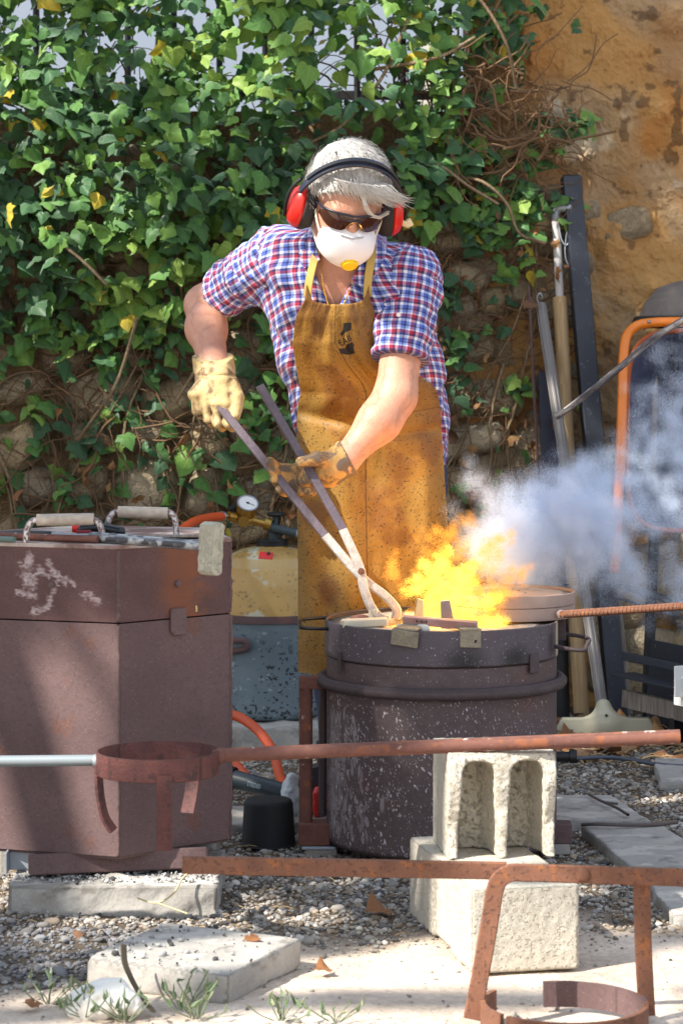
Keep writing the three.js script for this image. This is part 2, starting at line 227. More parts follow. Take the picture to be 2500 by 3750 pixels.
// gravel
{
  const R = rng(11), m = plain(255, 255, 255, { roughness: 0.95 });
  for (let v = 0; v < 3; v++) {
    const g = wobble(weld(new THREE.IcosahedronGeometry(1, 1)), 0.35, 1.1, v * 5); g.scale(1, 0.62, 0.85); boxUV(g);
    const N = 16000, inst = new THREE.InstancedMesh(g, m, N), mx = new THREE.Matrix4(), q = new THREE.Quaternion(); let k = 0, tries = 0;
    while (k < N && tries++ < 120000) {
      const D = 4.2 + R() * 3.5, hw = 0.15 * D, x = (R() * 2 - 1) * hw, du = dustAt(x, D), clump = fbm(x * 4, D * 4, 21, 3);
      if (R() < du * 0.965 || R() > 0.35 + clump) continue;
      const s = (0.0024 + 0.0052 * Math.pow(R(), 2.4) + (R() < 0.025 ? 0.006 : 0)) * (du > 0.5 ? 0.6 : 1);
      q.setFromEuler(new THREE.Euler(R() * 0.8 - 0.4, R() * 6.3, R() * 0.8 - 0.4));
      mx.compose(V(x, groundY(x, D) + s * 0.35, -D), q, V(s * (0.8 + R() * 0.6), s, s)); inst.setMatrixAt(k, mx);
      const t = R(), a = ashAt(x, D), b = 0.55 + R() * 0.65; let c = t < 0.45 ? [0.34, 0.305, 0.26] : t < 0.66 ? [0.22, 0.205, 0.19] : t < 0.86 ? [0.30, 0.235, 0.17] : t < 0.95 ? [0.52, 0.48, 0.42] : [0.09, 0.085, 0.085];
      c = mix3(c, [0.13, 0.135, 0.15], a * 0.75); inst.setColorAt(k, new THREE.Color().setRGB(c[0] * b, c[1] * b, c[2] * b)); k++;
    }
    inst.count = k; inst.name = numbered('gravel'); inst.userData = { kind: 'stuff', label: 'loose grey and tan gravel covering the yard', category: 'gravel' }; inst.castShadow = inst.receiveShadow = true; scene.add(inst);
  }
}
{
  const R = rng(12), g = wobble(weld(new THREE.IcosahedronGeometry(1, 1)), 0.4, 1.2, 3), N = 620, im = new THREE.InstancedMesh(boxUV(g), plain(255, 255, 255, { roughness: 1 }), N), mx = new THREE.Matrix4(), q = new THREE.Quaternion();
  for (let i = 0; i < N; i++) { let x, y, z; if (i < 170) { const a = R(), b = R(); x = -0.194 + 0.12 * a * 0.96 - 0.258 * b * 0.96; z = -(4.367 + 0.271 * a + 0.13 * b); y = 0.049; if (R() > 0.35 + 0.6 * b) y = -1; } else { x = -0.655 + R() * 0.41; z = -5.06 - R() * 0.09 - Math.pow(R(), 2) * 0.1; y = 0.056; } const s = 0.0016 + R() * R() * R() * 0.008; q.setFromEuler(new THREE.Euler(R() * 6, R() * 6, R() * 6)); mx.compose(V(x, y, z), q, V(s, s * 0.7, s)); im.setMatrixAt(i, mx); const c = R() < 0.3 ? 0.06 : 0.25 + R() * 0.3; im.setColorAt(i, new THREE.Color().setRGB(c, c * 0.97, c * 0.93)); }
  im.name = numbered('rubble_crumbs'); im.userData = { kind: 'stuff', label: 'ash and cement crumbs strewn on the slabs by the kiln', category: 'crumbs' }; im.castShadow = im.receiveShadow = true; scene.add(im);
}
// paving flags (corner points in plan: x, D)
function flag(name, label, cat, pts, h, seed, group, sink = 0.01) {
  const n = pts.length, xs = pts.map((p) => p[0]), zs = pts.map((p) => -p[1]), E = pts.map((p, i) => { const q = pts[(i + 1) % n], ex = q[0] - p[0], ez = -(q[1] - p[1]), l = Math.hypot(ex, ez); return [p[0], -p[1], -ez / l, ex / l]; });
  const cx = xs.reduce((a, c) => a + c) / n, cz = zs.reduce((a, c) => a + c) / n; for (const e of E) if ((cx - e[0]) * e[2] + (cz - e[1]) * e[3] > 0) { e[2] *= -1; e[3] *= -1; }
  const sdf = (x, y, z) => { let d = -1; for (const e of E) d = Math.max(d, (x - e[0]) * e[2] + (z - e[1]) * e[3]); d += (fbm(x * 16 + seed, y * 20, z * 16, 3) - 0.5) * 0.012; return smax(d, Math.max(y - h, -sink - y), 0.008) + (fbm(x * 50, y * 50, z * 50 + seed, 2) - 0.5) * 0.0026 + (fbm(x * 8, 3, z * 8 + seed, 2) - 0.5) * 0.005; };
  return one(name, label, cat, nets(sdf, [Math.min(...xs) - 0.02, -sink - 0.01, Math.min(...zs) - 0.02], [Math.max(...xs) + 0.02, h + 0.015, Math.max(...zs) + 0.02], 0.0065), flagM, group);
}
const flagM = mat(tex(512, (u, v) => { const a = tf(u, v, 3, 6, 83), b = tf(u, v, 96, 2, 89), s = tf(u, v, 9, 4, 86); let c = mix3([132, 128, 122], [186, 180, 170], a * 0.8 + b * 0.3 - 0.05); c = mix3(c, [104, 98, 90], sstep(0.6, 0.74, s) * 0.55); c = mix3(c, [206, 200, 188], sstep(0.6, 0.72, tf(u, v, 7, 4, 88)) * 0.5); return [...c, 0.5 * b + 0.4 * a]; }, 0.45), { bump: 0.0015, roughness: 0.95 });
flag('flagstone', 'grey square flagstone with a dark twig across it, farther from the block', 'flagstone', [[0.30, 5.91], [0.715, 5.91], [0.66, 6.245], [0.28, 6.245]], 0.022, 1);
flag('flagstone', 'grey flagstone with a long dark twig on its far edge', 'flagstone', [[0.605, 5.4], [0.80, 5.4], [0.735, 5.87], [0.546, 5.86]], 0.022, 2);
flag('flagstone', 'grey flagstone beyond the right leg of the flat bar stand', 'flagstone', [[0.64, 4.95], [0.9, 4.9], [0.88, 5.3], [0.62, 5.29]], 0.02, 3);
flag('flagstone', 'grey flagstone beside the leaf litter under the black trough', 'flagstone', [[0.80, 6.45], [1.2, 6.4], [1.2, 6.75], [0.83, 6.82]], 0.02, 4);
flag('flagstone', 'dusty grey flagstone strewn with crumbs in front of the kiln', 'flagstone', [[-0.194, 4.367], [-0.0743, 4.638], [-0.332, 4.768], [-0.452, 4.497]], 0.046, 5);
flag('flagstone', 'pale flagstone between the kiln and the black rubber pot', 'flagstone', [[-0.30, 5.85], [0.0, 5.9], [0.02, 6.15], [-0.28, 6.1]], 0.022, 6);
one('concrete_slab', 'rough concrete slab under the rusty beam of the kiln', 'slab', wobble(weld(put(new THREE.BoxGeometry(0.412, 0.086, 0.36, 60, 12, 50), [-0.452, 0.011, -5.23])), 0.011, 22, 4), flagM);
one('concrete_kerb', 'weathered concrete kerb under the gas cylinder', 'kerb', wobble(weld(put(new THREE.BoxGeometry(1.3, 0.09, 0.55, 150, 10, 60), [-0.3, 0.009, -7.38])), 0.009, 18, 9), flagM);

// ---------------------------------------------------------------- rubble wall, plastered wall, fence, house beyond
const stoneGeo = [];
for (let v = 0; v < 6; v++) {
  let g = weld(new THREE.IcosahedronGeometry(1, 2)); const p = g.attributes.position;
  for (let i = 0; i < p.count; i++) { const x = p.getX(i), y = p.getY(i), z = p.getZ(i), k = Math.pow(Math.abs(x) ** 4 + Math.abs(y) ** 4 + Math.abs(z) ** 4, -0.25); p.setXYZ(i, x * k, y * k, z * k); }
  g.computeVertexNormals(); g = wobble(g, 0.28, 1.3, v * 9 + 2); g.scale(0.5, 0.5, 0.5); stoneGeo.push(boxUV(g));
}
const stoneMats = [[255, 250, 240], [240, 230, 214], [255, 244, 222], [228, 224, 220]].map(([r, g, b]) => mat(T.stone, { bump: 0.012, roughness: 0.95, color: S(r, g, b) }));
stoneMats.forEach((m) => { m.map = T.stone.map.clone(); m.map.repeat.set(1, 1); m.bumpMap = T.stone.bump.clone(); m.bumpMap.repeat.set(1, 1); });
function addStone(parent, x, y, D, w, h, d, R) {
  const o = new THREE.Mesh(stoneGeo[(R() * 6) | 0], stoneMats[(R() * 4) | 0]); o.name = 'stone'; o.position.set(x - parent.position.x, y, -D - parent.position.z);
  o.scale.set(w, h, d); o.rotation.set((R() - 0.5) * 0.4, (R() - 0.5) * 0.4, (R() - 0.5) * 0.9); o.castShadow = o.receiveShadow = true; parent.add(o);
}
function sheet(x0, x1, y0, y1, nx, ny, zf) {
  const pos = [], uv = [], idx = []; for (let j = 0; j <= ny; j++) for (let i = 0; i <= nx; i++) { const x = lerp(x0, x1, i / nx), y = lerp(y0, y1, j / ny); pos.push(x, y, zf(x, y)); uv.push(x, y); }
  for (let j = 0; j < ny; j++) for (let i = 0; i < nx; i++) { const a = j * (nx + 1) + i, b = a + 1, c = a + nx + 1, d = c + 1; idx.push(a, b, c, b, d, c); }
  const g = new THREE.BufferGeometry(); g.setAttribute('position', new THREE.Float32BufferAttribute(pos, 3)); g.setAttribute('uv', new THREE.Float32BufferAttribute(uv, 2)); g.setIndex(idx); g.computeVertexNormals(); return g;
}
{
  const R = rng(21), w = thing('rubble_wall', 'rubble stone garden wall overgrown with ivy', 'stone wall', [-0.8, 0, -8]);
  const core = put(new THREE.BoxGeometry(3.2, 1.86, 0.4), [-1.16, 0.92, -8.21]);
  part('core', core, M.earth, w);
  part('mortar', sheet(-2.7, 0.45, -0.05, 1.85, 120, 80, (x, y) => -7.99 + (fbm(x * 9, y * 9, 4, 4) - 0.5) * 0.05), mat(T.stone, { bump: 0.01, color: S(206, 190, 166), roughness: 1 }), w, true);
  let y = 0.02;
  while (y < 1.75) { const h = 0.085 + R() * 0.075; let x = -1.3 - R() * 0.1; while (x < 0.5) { const wd = 0.09 + R() * 0.16; const hh = h * (0.6 + R() * 0.6); if (R() > 0.07) addStone(w, x + wd / 2, y + h / 2 + (R() - 0.5) * 0.06, 7.99 - R() * 0.012, wd * (0.85 + R() * 0.2), hh, 0.10 + R() * 0.08, R); x += wd + 0.004 + R() * 0.02; } y += h + 0.006; }
  const o = thing('plastered_wall', 'ochre plastered stone wall behind the leaning tools', 'wall', [1.5, 0, -8]);
  part('core', put(new THREE.BoxGeometry(3.2, 3.7, 0.4), [2.0, 1.8, -8.235]), M.earth, o);
  const wallM = mat(T.ochre, { bump: 0.02, roughness: 0.95, vertexColors: true }), plaster = sheet(0.4, 3.4, -0.05, 3.6, 330, 400, (x, yy) => { const low = sstep(0.75, 0.35, yy); return -7.975 + (fbm(x * 2.6, yy * 2.6, 14, 5) - 0.5) * 0.10 + Math.max(0, fbm(x * 7, yy * 7, 24, 4) - 0.5) * 0.11 + (fbm(x * 34, yy * 34, 3, 2) - 0.5) * 0.008 + (fbm(x * 8, yy * 8, 2, 3) - 0.5) * 0.08 * low; });
  { const p = plaster.attributes.position, c = new Float32Array(p.count * 3); for (let i = 0; i < p.count; i++) { const w = sstep(0.46, 0.54, fbm(p.getX(i) * 2.2, p.getY(i) * 2.2, 9.4, 5)); c.set(mix3([0.96, 0.94, 0.96], [1.12, 0.90, 0.58], w), i * 3); } plaster.setAttribute('color', new THREE.BufferAttribute(c, 3)); }
  part('plaster', plaster, wallM, o, true);
  for (let i = 0; i < 40; i++) { const x = 0.45 + R() * 0.75, yy = 0.1 + R() * 1.5, s = 0.04 + R() * 0.07; addStone(o, x, yy, 7.992, s * 1.4, s, 0.05, R); }
  for (let i = 0; i < 26; i++) { const x = 0.62 + R() * 0.55, yy = 0.02 + R() * 0.5, s = 0.09 + R() * 0.08; addStone(o, x, yy, 7.97, s * 1.4, s, 0.1, R); }
  for (let i = 0; i < 34; i++) { const x = 0.42 + R() * 0.28, yy = 0.35 + R() * 1.25, s = 0.05 + R() * 0.07; addStone(o, x, yy, 7.97, s * 1.3, s, 0.09, R); }
}
{
  const f = thing('iron_fence', 'black iron railing standing on the ivy covered wall', 'fence', [-0.5, 1.84, -8.2]);
  for (let x = -1.42; x < 0.55; x += 0.147) part('bar', cyl(V(x, 1.83, -8.2), V(x, 2.75, -8.2), 0.011, 0.011, 10), M.black, f);
  for (const y of [1.92, 2.7]) part('rail', put(rbox(2.2, 0.03, 0.012), [-0.45, y, -8.2]), M.black, f);
  const h = thing('house', 'pale grey house glimpsed through the ivy and railing', 'house', [-0.5, 0, -13]);
  const pw = plain(138, 148, 162, { roughness: 0.9 });
  part('wall', put(rbox(9, 5, 0.4, 0.01), [-0.6, 2.5, -13.2]), pw, h);
  part('plinth', put(rbox(9, 1.9, 0.12, 0.01), [-0.6, 0.95, -12.93]), plain(150, 146, 138), h);
  for (const x of [-1.35, 0.35]) { const fr = part('window', put(rbox(0.62, 1.1, 0.06, 0.01), [x, 3.6, -12.98]), plain(120, 130, 128), h); part('pane', put(rbox(0.5, 0.96, 0.02, 0.004), [x, 3.6, -12.94]), plain(40, 50, 60, { roughness: 0.15 }), fr); }
  for (const [x, c] of [[-0.63, [120, 150, 140]], [0.3, [206, 200, 186]]]) one('garden_post', c[0] < 200 ? 'pale green painted post seen through the ivy' : 'cream coloured post seen between the iron railing bars', 'post', merge([put(rbox(0.06, 2.9, 0.06, 0.006), [x, 1.45, -9.2]), put(rbox(0.08, 0.03, 0.08, 0.006), [x, 2.91, -9.2])]), plain(...c));
}

// ---------------------------------------------------------------- ivy
const leafTex = tex(256, (u, v) => {
  const x = (u - 0.5) * 1.5, y = v * 1.35 - 0.2, a = Math.atan2(x, y + 0.02), r = Math.hypot(x, y); let vein = 0;
  for (const t of [-1.75, -0.85, 0, 0.85, 1.75]) vein = Math.max(vein, sstep(0.030, 0.008, Math.abs(a - t) * r) * sstep(1.1, 0.2, r));
  const n = tf(u, v, 6, 3, 5); return [...mix3([205 + 30 * n, 205 + 30 * n, 200 + 30 * n], [255, 255, 235], vein * 0.8), 0.5 + 0.3 * n - 0.3 * vein];
});
function leafGeo(lobe, curl, fold) {
  const half = lobe > 0.5 ? [[0.06, -0.1], [0.22, -0.17], [0.38, -0.12], [0.40, -0.02], [0.60, 0.16], [0.50, 0.24], [0.40, 0.32], [0.36, 0.44], [0.30, 0.56], [0.17, 0.76]] : [[0.07, -0.1], [0.24, -0.16], [0.40, -0.08], [0.46, 0.04], [0.54, 0.12], [0.47, 0.24], [0.46, 0.34], [0.33, 0.46], [0.25, 0.62], [0.11, 0.82]];
  const out = [[0, -0.02], ...half, [0, 1], ...half.slice().reverse().map(([x, y]) => [-x, y])], mid = out.map(([x, y]) => [x * 0.5, lerp(0.22, y, 0.5)]);
  const pts = [[0, 0.22], ...mid, ...out], n = out.length, idx = [], pos = [], uv = [];
  for (const [x, y] of pts) { const r2 = x * x + (y - 0.22) ** 2; pos.push(x, y, -fold * Math.abs(x) - curl * r2 + 0.05 * Math.sin(x * 9 + y * 7 + lobe * 5)); uv.push(x / 1.5 + 0.5, (y + 0.2) / 1.35); }
  for (let i = 0; i < n; i++) { const j = (i + 1) % n; idx.push(0, 1 + j, 1 + i, 1 + i, 1 + j, 1 + n + i, 1 + j, 1 + n + j, 1 + n + i); }
  const g = new THREE.BufferGeometry(); g.setAttribute('position', new THREE.Float32BufferAttribute(pos, 3)); g.setAttribute('uv', new THREE.Float32BufferAttribute(uv, 2)); g.setIndex(idx); g.computeVertexNormals(); return g;
}
const leafGeos = [leafGeo(0.2, 0.22, 0.18), leafGeo(0.8, 0.12, 0.25), leafGeo(0.9, 0.35, 0.12), leafGeo(0.3, -0.12, 0.3)];
const dryGeos = [leafGeo(0.8, 0.5, 0.35), leafGeo(0.9, -0.45, 0.4)];
const leafMat = (c, tr = 0.3) => new THREE.MeshPhysicalMaterial({ map: leafTex.map, bumpMap: leafTex.bump, bumpScale: 0.002, color: c, roughness: 0.92, transmission: tr, thickness: 0, clearcoat: 0.35, clearcoatRoughness: 0.42, side: THREE.DoubleSide });
const GREENS = [[74, 126, 52], [92, 146, 56], [62, 114, 62], [120, 166, 60], [148, 182, 72], [52, 98, 52]].map((c) => S(...c)), YELLOW = S(214, 190, 40), BROWN = [S(150, 96, 48), S(122, 82, 48), S(170, 124, 76)];
const greenMats = GREENS.map((c) => leafMat(c)), yellowMat = leafMat(YELLOW), brownMats = BROWN.map((c) => leafMat(c, 0.1));
const ivyTone = (x, y) => fbm(x * 3, y * 3, 50, 3);
const ivyHoles = [[-0.655, 2.02, 0.075, 0.11], [-0.45, 2.16, 0.10, 0.07], [-0.30, 2.04, 0.07, 0.11], [-0.02, 2.0, 0.075, 0.12], [0.07, 1.9, 0.11, 0.06], [0.14, 2.1, 0.05, 0.10], [-1.0, 2.14, 0.06, 0.05]];
const ivySprigs = [[0.385, 1.12, 0.09, 0.08, 0.7], [0.41, 0.98, 0.06, 0.06, 0.5], [0.55, 0.985, 0.05, 0.05, 0.5], [0.53, 1.36, 0.10, 0.05, 0.55], [0.33, 1.29, 0.10, 0.07, 0.55], [0.62, 1.75, 0.10, 0.12, 0.45], [0.70, 1.80, 0.10, 0.06, 0.4], [0.70, 1.57, 0.03, 0.03, 0.5], [-0.2, 1.17, 0.07, 0.08, 0.6], [-0.13, 0.93, 0.05, 0.1, 0.35], [-0.16, 0.70, 0.03, 0.03, 0.3]];
function ivyDensity(x, y) {
  const n = (fbm(x * 4, y * 4, 31, 3) - 0.5) * 0.35; let d = 0;
  const lowEdge = x < -0.45 ? 1.06 : 1.18;
  if (x < 0.36) d = Math.max(d, sstep(lowEdge - 0.1, lowEdge + 0.16, y + n));
  if (x < -0.05) d = Math.max(d, sstep(0.46, 0.62, y) * (0.13 + n * 1.1));
  if (x >= -0.05) { const right = sstep(0.52, 0.36, x + n * 0.3); d = Math.max(0, sstep(1.38, 1.52, y + n) * (0.32 + 0.6 * right)); if (x > 0.36) { d = Math.max(d * sstep(0.66, 0.5, x), sstep(1.98, 2.06, y) * sstep(0.66, 0.52, x) * 0.8); if (y > 1.68 && y < 1.98) d *= 0.38; d = Math.max(d, (y > 1.44 && y < 1.72 && x < 0.6) ? 0.8 : 0); } d = Math.max(d, 0.05); if (x > 0.75) d = 0; }
  for (const [cx, cy, rx, ry, w] of ivySprigs) d = Math.max(d, w * sstep(1, 0.6, Math.hypot((x - cx) / rx, (y - cy) / ry)));
  for (const [cx, cy, rx, ry] of ivyHoles) d *= lerp(0.3, 1, sstep(0.75, 1.15, Math.hypot((x - cx) / rx, (y - cy) / ry)));
  return d;
}
{
  const R = rng(33), ivy = thing('ivy', 'dense green ivy covering the rubble wall and railing', 'ivy', [-0.4, 0, -7.95]);
  const leaves = []; let tries = 0;
  while (leaves.length < 4100 && tries++ < 120000) {
    const x = -1.28 + R() * 2.1, y = 0.42 + R() * 1.95, d = ivyDensity(x, y); if (R() > d * (y > 1.86 ? 1 : 0.4 + 0.9 * sstep(0.34, 0.6, fbm(x * 11, y * 11, 90, 3)))) continue;
    const bulge = 0.05 + 0.22 * sstep(0.9, 1.6, y) * sstep(0.55, 0.1, x) * (0.5 + fbm(x * 3, y * 3, 77, 3)), off = 0.025 + bulge * Math.pow(R(), 0.7);
    const D = 7.93 - off, s = (0.028 + 0.044 * R()) * (R() < 0.07 ? 1.3 : 1) * (x > 0.1 && y < 1.4 ? 0.85 : 1);
    const e = new THREE.Euler(-0.15 - R() * 1.0 + (R() < 0.2 ? 0.9 : 0), (R() - 0.5) * 2.2, Math.PI + (R() - 0.5) * 2.4, 'YXZ');
    leaves.push({ x, y, D, s, e, k: (R() * 4) | 0, t: R(), off });
  }
  const inFrame = leaves.filter((l) => Math.abs(l.x) < 1.03 && l.y < 2.15).sort((a, b) => b.off + b.s * 3 - a.off - a.s * 3), pick = new Set(inFrame.slice(0, 300));
  // tips hang down and faces lean out: rotate about x so that the face looks up and outward
  const q = new THREE.Quaternion(), mx = new THREE.Matrix4(), rest = [[], [], [], []];
  const tone = (l) => { const t = ivyTone(l.x, l.y) * 0.6 + l.t * 0.55; return l.t > 0.985 ? -1 : t < 0.38 ? 5 : t < 0.46 ? 2 : t < 0.56 ? 0 : t < 0.68 ? 1 : t < 0.80 ? 3 : 4; };
  for (const l of leaves) {
    if (pick.has(l)) { const c = tone(l), o = new THREE.Mesh(leafGeos[l.k], c < 0 ? yellowMat : greenMats[c]); o.name = 'leaf'; o.position.set(l.x + 0.4, l.y, -l.D + 7.95); o.rotation.copy(l.e); o.scale.setScalar(l.s); o.castShadow = o.receiveShadow = true; ivy.add(o); } else rest[l.k].push(l);
  }
  const base = leafMat(new THREE.Color(1, 1, 1));
  rest.forEach((list, k) => {
    const im = new THREE.InstancedMesh(leafGeos[k], base, list.length);
    list.forEach((l, i) => { q.setFromEuler(l.e); mx.compose(V(l.x + 0.4, l.y, -l.D + 7.95), q, V(l.s, l.s, l.s)); im.setMatrixAt(i, mx); const c = tone(l); im.setColorAt(i, c < 0 ? YELLOW : GREENS[c]); });
    im.name = 'foliage'; im.userData.kind = 'stuff'; im.castShadow = im.receiveShadow = true; ivy.add(im);
  });
  // dead leaves caught in the stems
  const dl = []; tries = 0;
  while (dl.length < 300 && tries++ < 20000) { const x = -1.1 + R() * 1.8, y = 0.25 + R() * 1.95; const w = (x > 0.1 ? 0.8 * sstep(1.95, 1.2, y) + 0.25 : 0.15 + 0.4 * sstep(0.9, 0.5, y)); if (R() > w || x > 0.72) continue; dl.push([x, y]); }
  dryGeos.forEach((g, v) => { const L = dl.filter((_, i) => i % 2 === v), im = new THREE.InstancedMesh(g, leafMat(new THREE.Color(1, 1, 1), 0.1), L.length); L.forEach(([x, y], i) => { const s = 0.02 + R() * 0.028; q.setFromEuler(new THREE.Euler(R() * 6, R() * 6, R() * 6)); mx.compose(V(x + 0.4, y, 0.06 + R() * 0.06), q, V(s, s, s)); im.setMatrixAt(i, mx); im.setColorAt(i, BROWN[(R() * 3) | 0]); }); im.name = 'dead_foliage'; im.userData.kind = 'stuff'; im.castShadow = im.receiveShadow = true; ivy.add(im); });
  // woody vines, one mesh each
  const vine = (pts, r) => part('vine', capTube(pts, r, 28, 8), M.bark, ivy);
  for (let i = 0; i < 16; i++) { let x = -1.15 + i * 0.115 + R() * 0.09, a = (R() - 0.5) * 0.5, pts = []; for (let y = R() * 0.5; y < 1.9; y += 0.07 + R() * 0.04) { pts.push(V(Math.min(x, 0.6), y, -7.905 + R() * 0.025)); a = clamp(a + (R() - 0.5) * 0.9, -0.9, 0.9); x += a * 0.06; } vine(pts.slice(0, 7 + ((R() * 12) | 0)), 0.004 + R() * R() * R() * 0.014); }
  const ext = [[[0.30, 1.63, -7.84], [0.42, 1.62, -7.78], [0.50, 1.55, -7.76], [0.54, 1.46, -7.77], [0.62, 1.43, -7.82]], [[0.2, 1.68, -7.8], [0.3, 1.66, -7.74], [0.38, 1.60, -7.7], [0.47, 1.545, -7.7]], [[-0.85, 1.43, -7.7], [-0.76, 1.36, -7.62], [-0.70, 1.30, -7.6]], [[-0.62, 1.2, -7.75], [-0.68, 1.0, -7.7], [-0.80, 0.83, -7.78]], [[-0.1, 1.73, -7.75], [0.0, 1.78, -7.7], [0.12, 1.92, -7.66], [0.2, 2.1, -7.7]], [[0.35, 2.25, -7.75], [0.45, 2.12, -7.72], [0.5, 2.02, -7.72], [0.53, 1.9, -7.76]], [[-0.45, 1.26, -7.72], [-0.42, 1.1, -7.7], [-0.5, 0.95, -7.75]], [[0.1, 1.95, -7.7], [0.3, 1.99, -7.7], [0.4, 2.05, -7.74]]];
  for (const p of ext) vine(p, 0.0055);
  // tangle of thin dry stems
  const tw = [];
  for (let i = 0; i < 1150; i++) {
    const zone = R(); let x, y; if (zone < 0.45) { x = 0.08 + R() * 0.62; y = 0.3 + R() * 1.75; } else if (zone < 0.8) { x = -1.15 + R() * 1.1; y = 0.3 + R() * 0.9; } else { x = -1.15 + R() * 1.5; y = 1 + R() * 1.05; }
    if (x > 0.6 && (y < 1.0 || y > 1.9)) continue;
    const brown = x > 0.35 && y > 1.68; let a = R() * 6.3, z = -7.93 + R() * (brown ? 0.14 : 0.07); const pts = [], n = 4 + ((R() * 3) | 0), L = 0.03 + R() * 0.05;
    for (let k = 0; k < n; k++) { pts.push(V(Math.min(x, 0.74), y, z)); a += (R() - 0.5) * 1.5; x += Math.cos(a) * L; y += Math.sin(a) * L; z += (R() - 0.45) * 0.02; }
    tw.push(tube(pts, 0.0012 + R() * R() * 0.003, 7, 4));
  }
  for (let i = 0; i < 150; i++) { let x = 0.30 + R() * 0.40, y = 1.66 + R() * 0.42, a = R() * 6.3, z = -7.92 + R() * 0.16; if (x > 0.5 && y > 1.95) continue; const pts = [], L = 0.02 + R() * 0.04; for (let k = 0; k < 5; k++) { pts.push(V(x, y, z)); a += (R() - 0.5) * 1.7; x += Math.cos(a) * L; y += Math.sin(a) * L; z += (R() - 0.5) * 0.03; } tw.push(tube(pts, 0.0016 + R() * R() * 0.005, 8, 5)); }
  const o = part('dry_stems', merge(tw), mat(null, { color: S(112, 86, 60), roughness: 0.95 }), ivy); o.userData.kind = 'stuff';
}

// ---------------------------------------------------------------- plane tree outside the frame: its crown breaks the sun into patches
{
  const R = rng(55), tree = thing('shade_tree', 'broad leafy tree over the yard casting dappled shade', 'tree', [-5.2, 0, -1.4]);
  const lit = [[-0.62, 0.24, -5.2, 0.16], [-0.5, 0.16, -5.15, 0.10], [-0.70, 0.30, -5.2, 0.16], [-0.66, 0.14, -5.2, 0.14], [-0.74, 0.42, -5.22, 0.10], [-0.42, 0.03, -4.95, 0.12], [-0.22, 0.02, -4.98, 0.10], [-0.6, 0.04, -5.0, 0.08], [-0.32, 0.05, -4.55, 0.13], [-0.15, 0.05, -4.5, 0.10], [0.05, 0.0, -4.5, 0.12], [-0.35, 0.0, -4.3, 0.10], [0.10, 0.0, -4.35, 0.2], [-0.15, 0.0, -4.35, 0.16], [0.33, 0.0, -4.25, 0.10], [0.20, 0.10, -4.8, 0.13], [0.24, 0.28, -4.85, 0.10], [0.38, 0.02, -4.3, 0.08], [0.55, 0.36, -4.85, 0.10], [0.35, 0.36, -4.85, 0.07], [-0.25, 0.26, -4.25, 0.06], [0.78, 0.53, -5.6, 0.09], [0.6, 0.53, -5.62, 0.05],
    [0.0, 1.52, -5.70, 0.06], [-0.20, 1.33, -5.86, 0.06], [-0.30, 1.25, -6.05, 0.05], [-0.32, 1.03, -5.84, 0.05], [0.20, 1.30, -5.84, 0.04], [-0.05, 1.05, -5.84, 0.022], [-0.015, 0.98, -5.88, 0.025], [-0.07, 0.80, -5.9, 0.02], [0.08, 0.85, -5.95, 0.03], [0.55, 0.02, -6.0, 0.05], [0.9, 0.02, -6.3, 0.07], [0.6, 0.02, -4.6, 0.10], [-0.8, 1.75, -7.7, 0.12], [-0.3, 1.95, -7.7, 0.10], [-0.95, 1.3, -7.7, 0.09], [0.3, 2.05, -7.75, 0.08], [-0.6, 1.45, -7.7, 0.08], [0.45, 1.62, -7.75, 0.06], [-0.4, 2.2, -7.8, 0.12]].map(([x, y, z, r]) => [V(x, y, z), r]);
  const g = leafGeos[1], N = 5200, im = new THREE.InstancedMesh(g, leafMat(S(66, 110, 46)), N), mx = new THREE.Matrix4(), q = new THREE.Quaternion(), d = V(0, 0, 0); let k = 0, tries = 0;
  while (k < N && tries++ < 60000) {
    const p = V((R() * 2 - 1) * 2.3, R() * 2.6, -3.3 - R() * 5.4).addScaledVector(SUN, 6.4 + R() * 2.4), s = 0.11 + R() * 0.07;
    if (lit.some(([c, r]) => { d.copy(p).sub(c); const t = d.dot(SUN); return d.addScaledVector(SUN, -t).length() < r + s * 0.5; })) continue;
    q.setFromEuler(new THREE.Euler((R() - 0.5) * 1.6 - 1.3, R() * 6.3, R() * 6.3)); mx.compose(p.clone().sub(tree.position), q, V(s, s, s)); im.setMatrixAt(k++, mx);
  }
  im.count = k; im.name = 'crown'; im.userData.kind = 'stuff'; im.castShadow = im.receiveShadow = true; tree.add(im);
  part('trunk', tube([[-5.2, 0, -1.4], [-5.15, 1.6, -1.5], [-5.0, 3.2, -1.7], [-4.7, 4.6, -2.0]], 0.17, 20, 12), M.bark, tree);
  for (const e of [[-3.2, 6.1, -2.6], [-5.6, 6.6, -2.6], [-4.4, 6.8, -4.2], [-5.2, 6.5, -0.8], [-3.6, 5.7, -4.6]]) part('limb', tube([V(-4.85, 3.9, -1.85), V(-4.85, 3.9, -1.85).lerp(V(...e), 0.5).add(V(0.1, 0.25, 0)), V(...e)], 0.06, 14, 8), M.bark, tree);
}
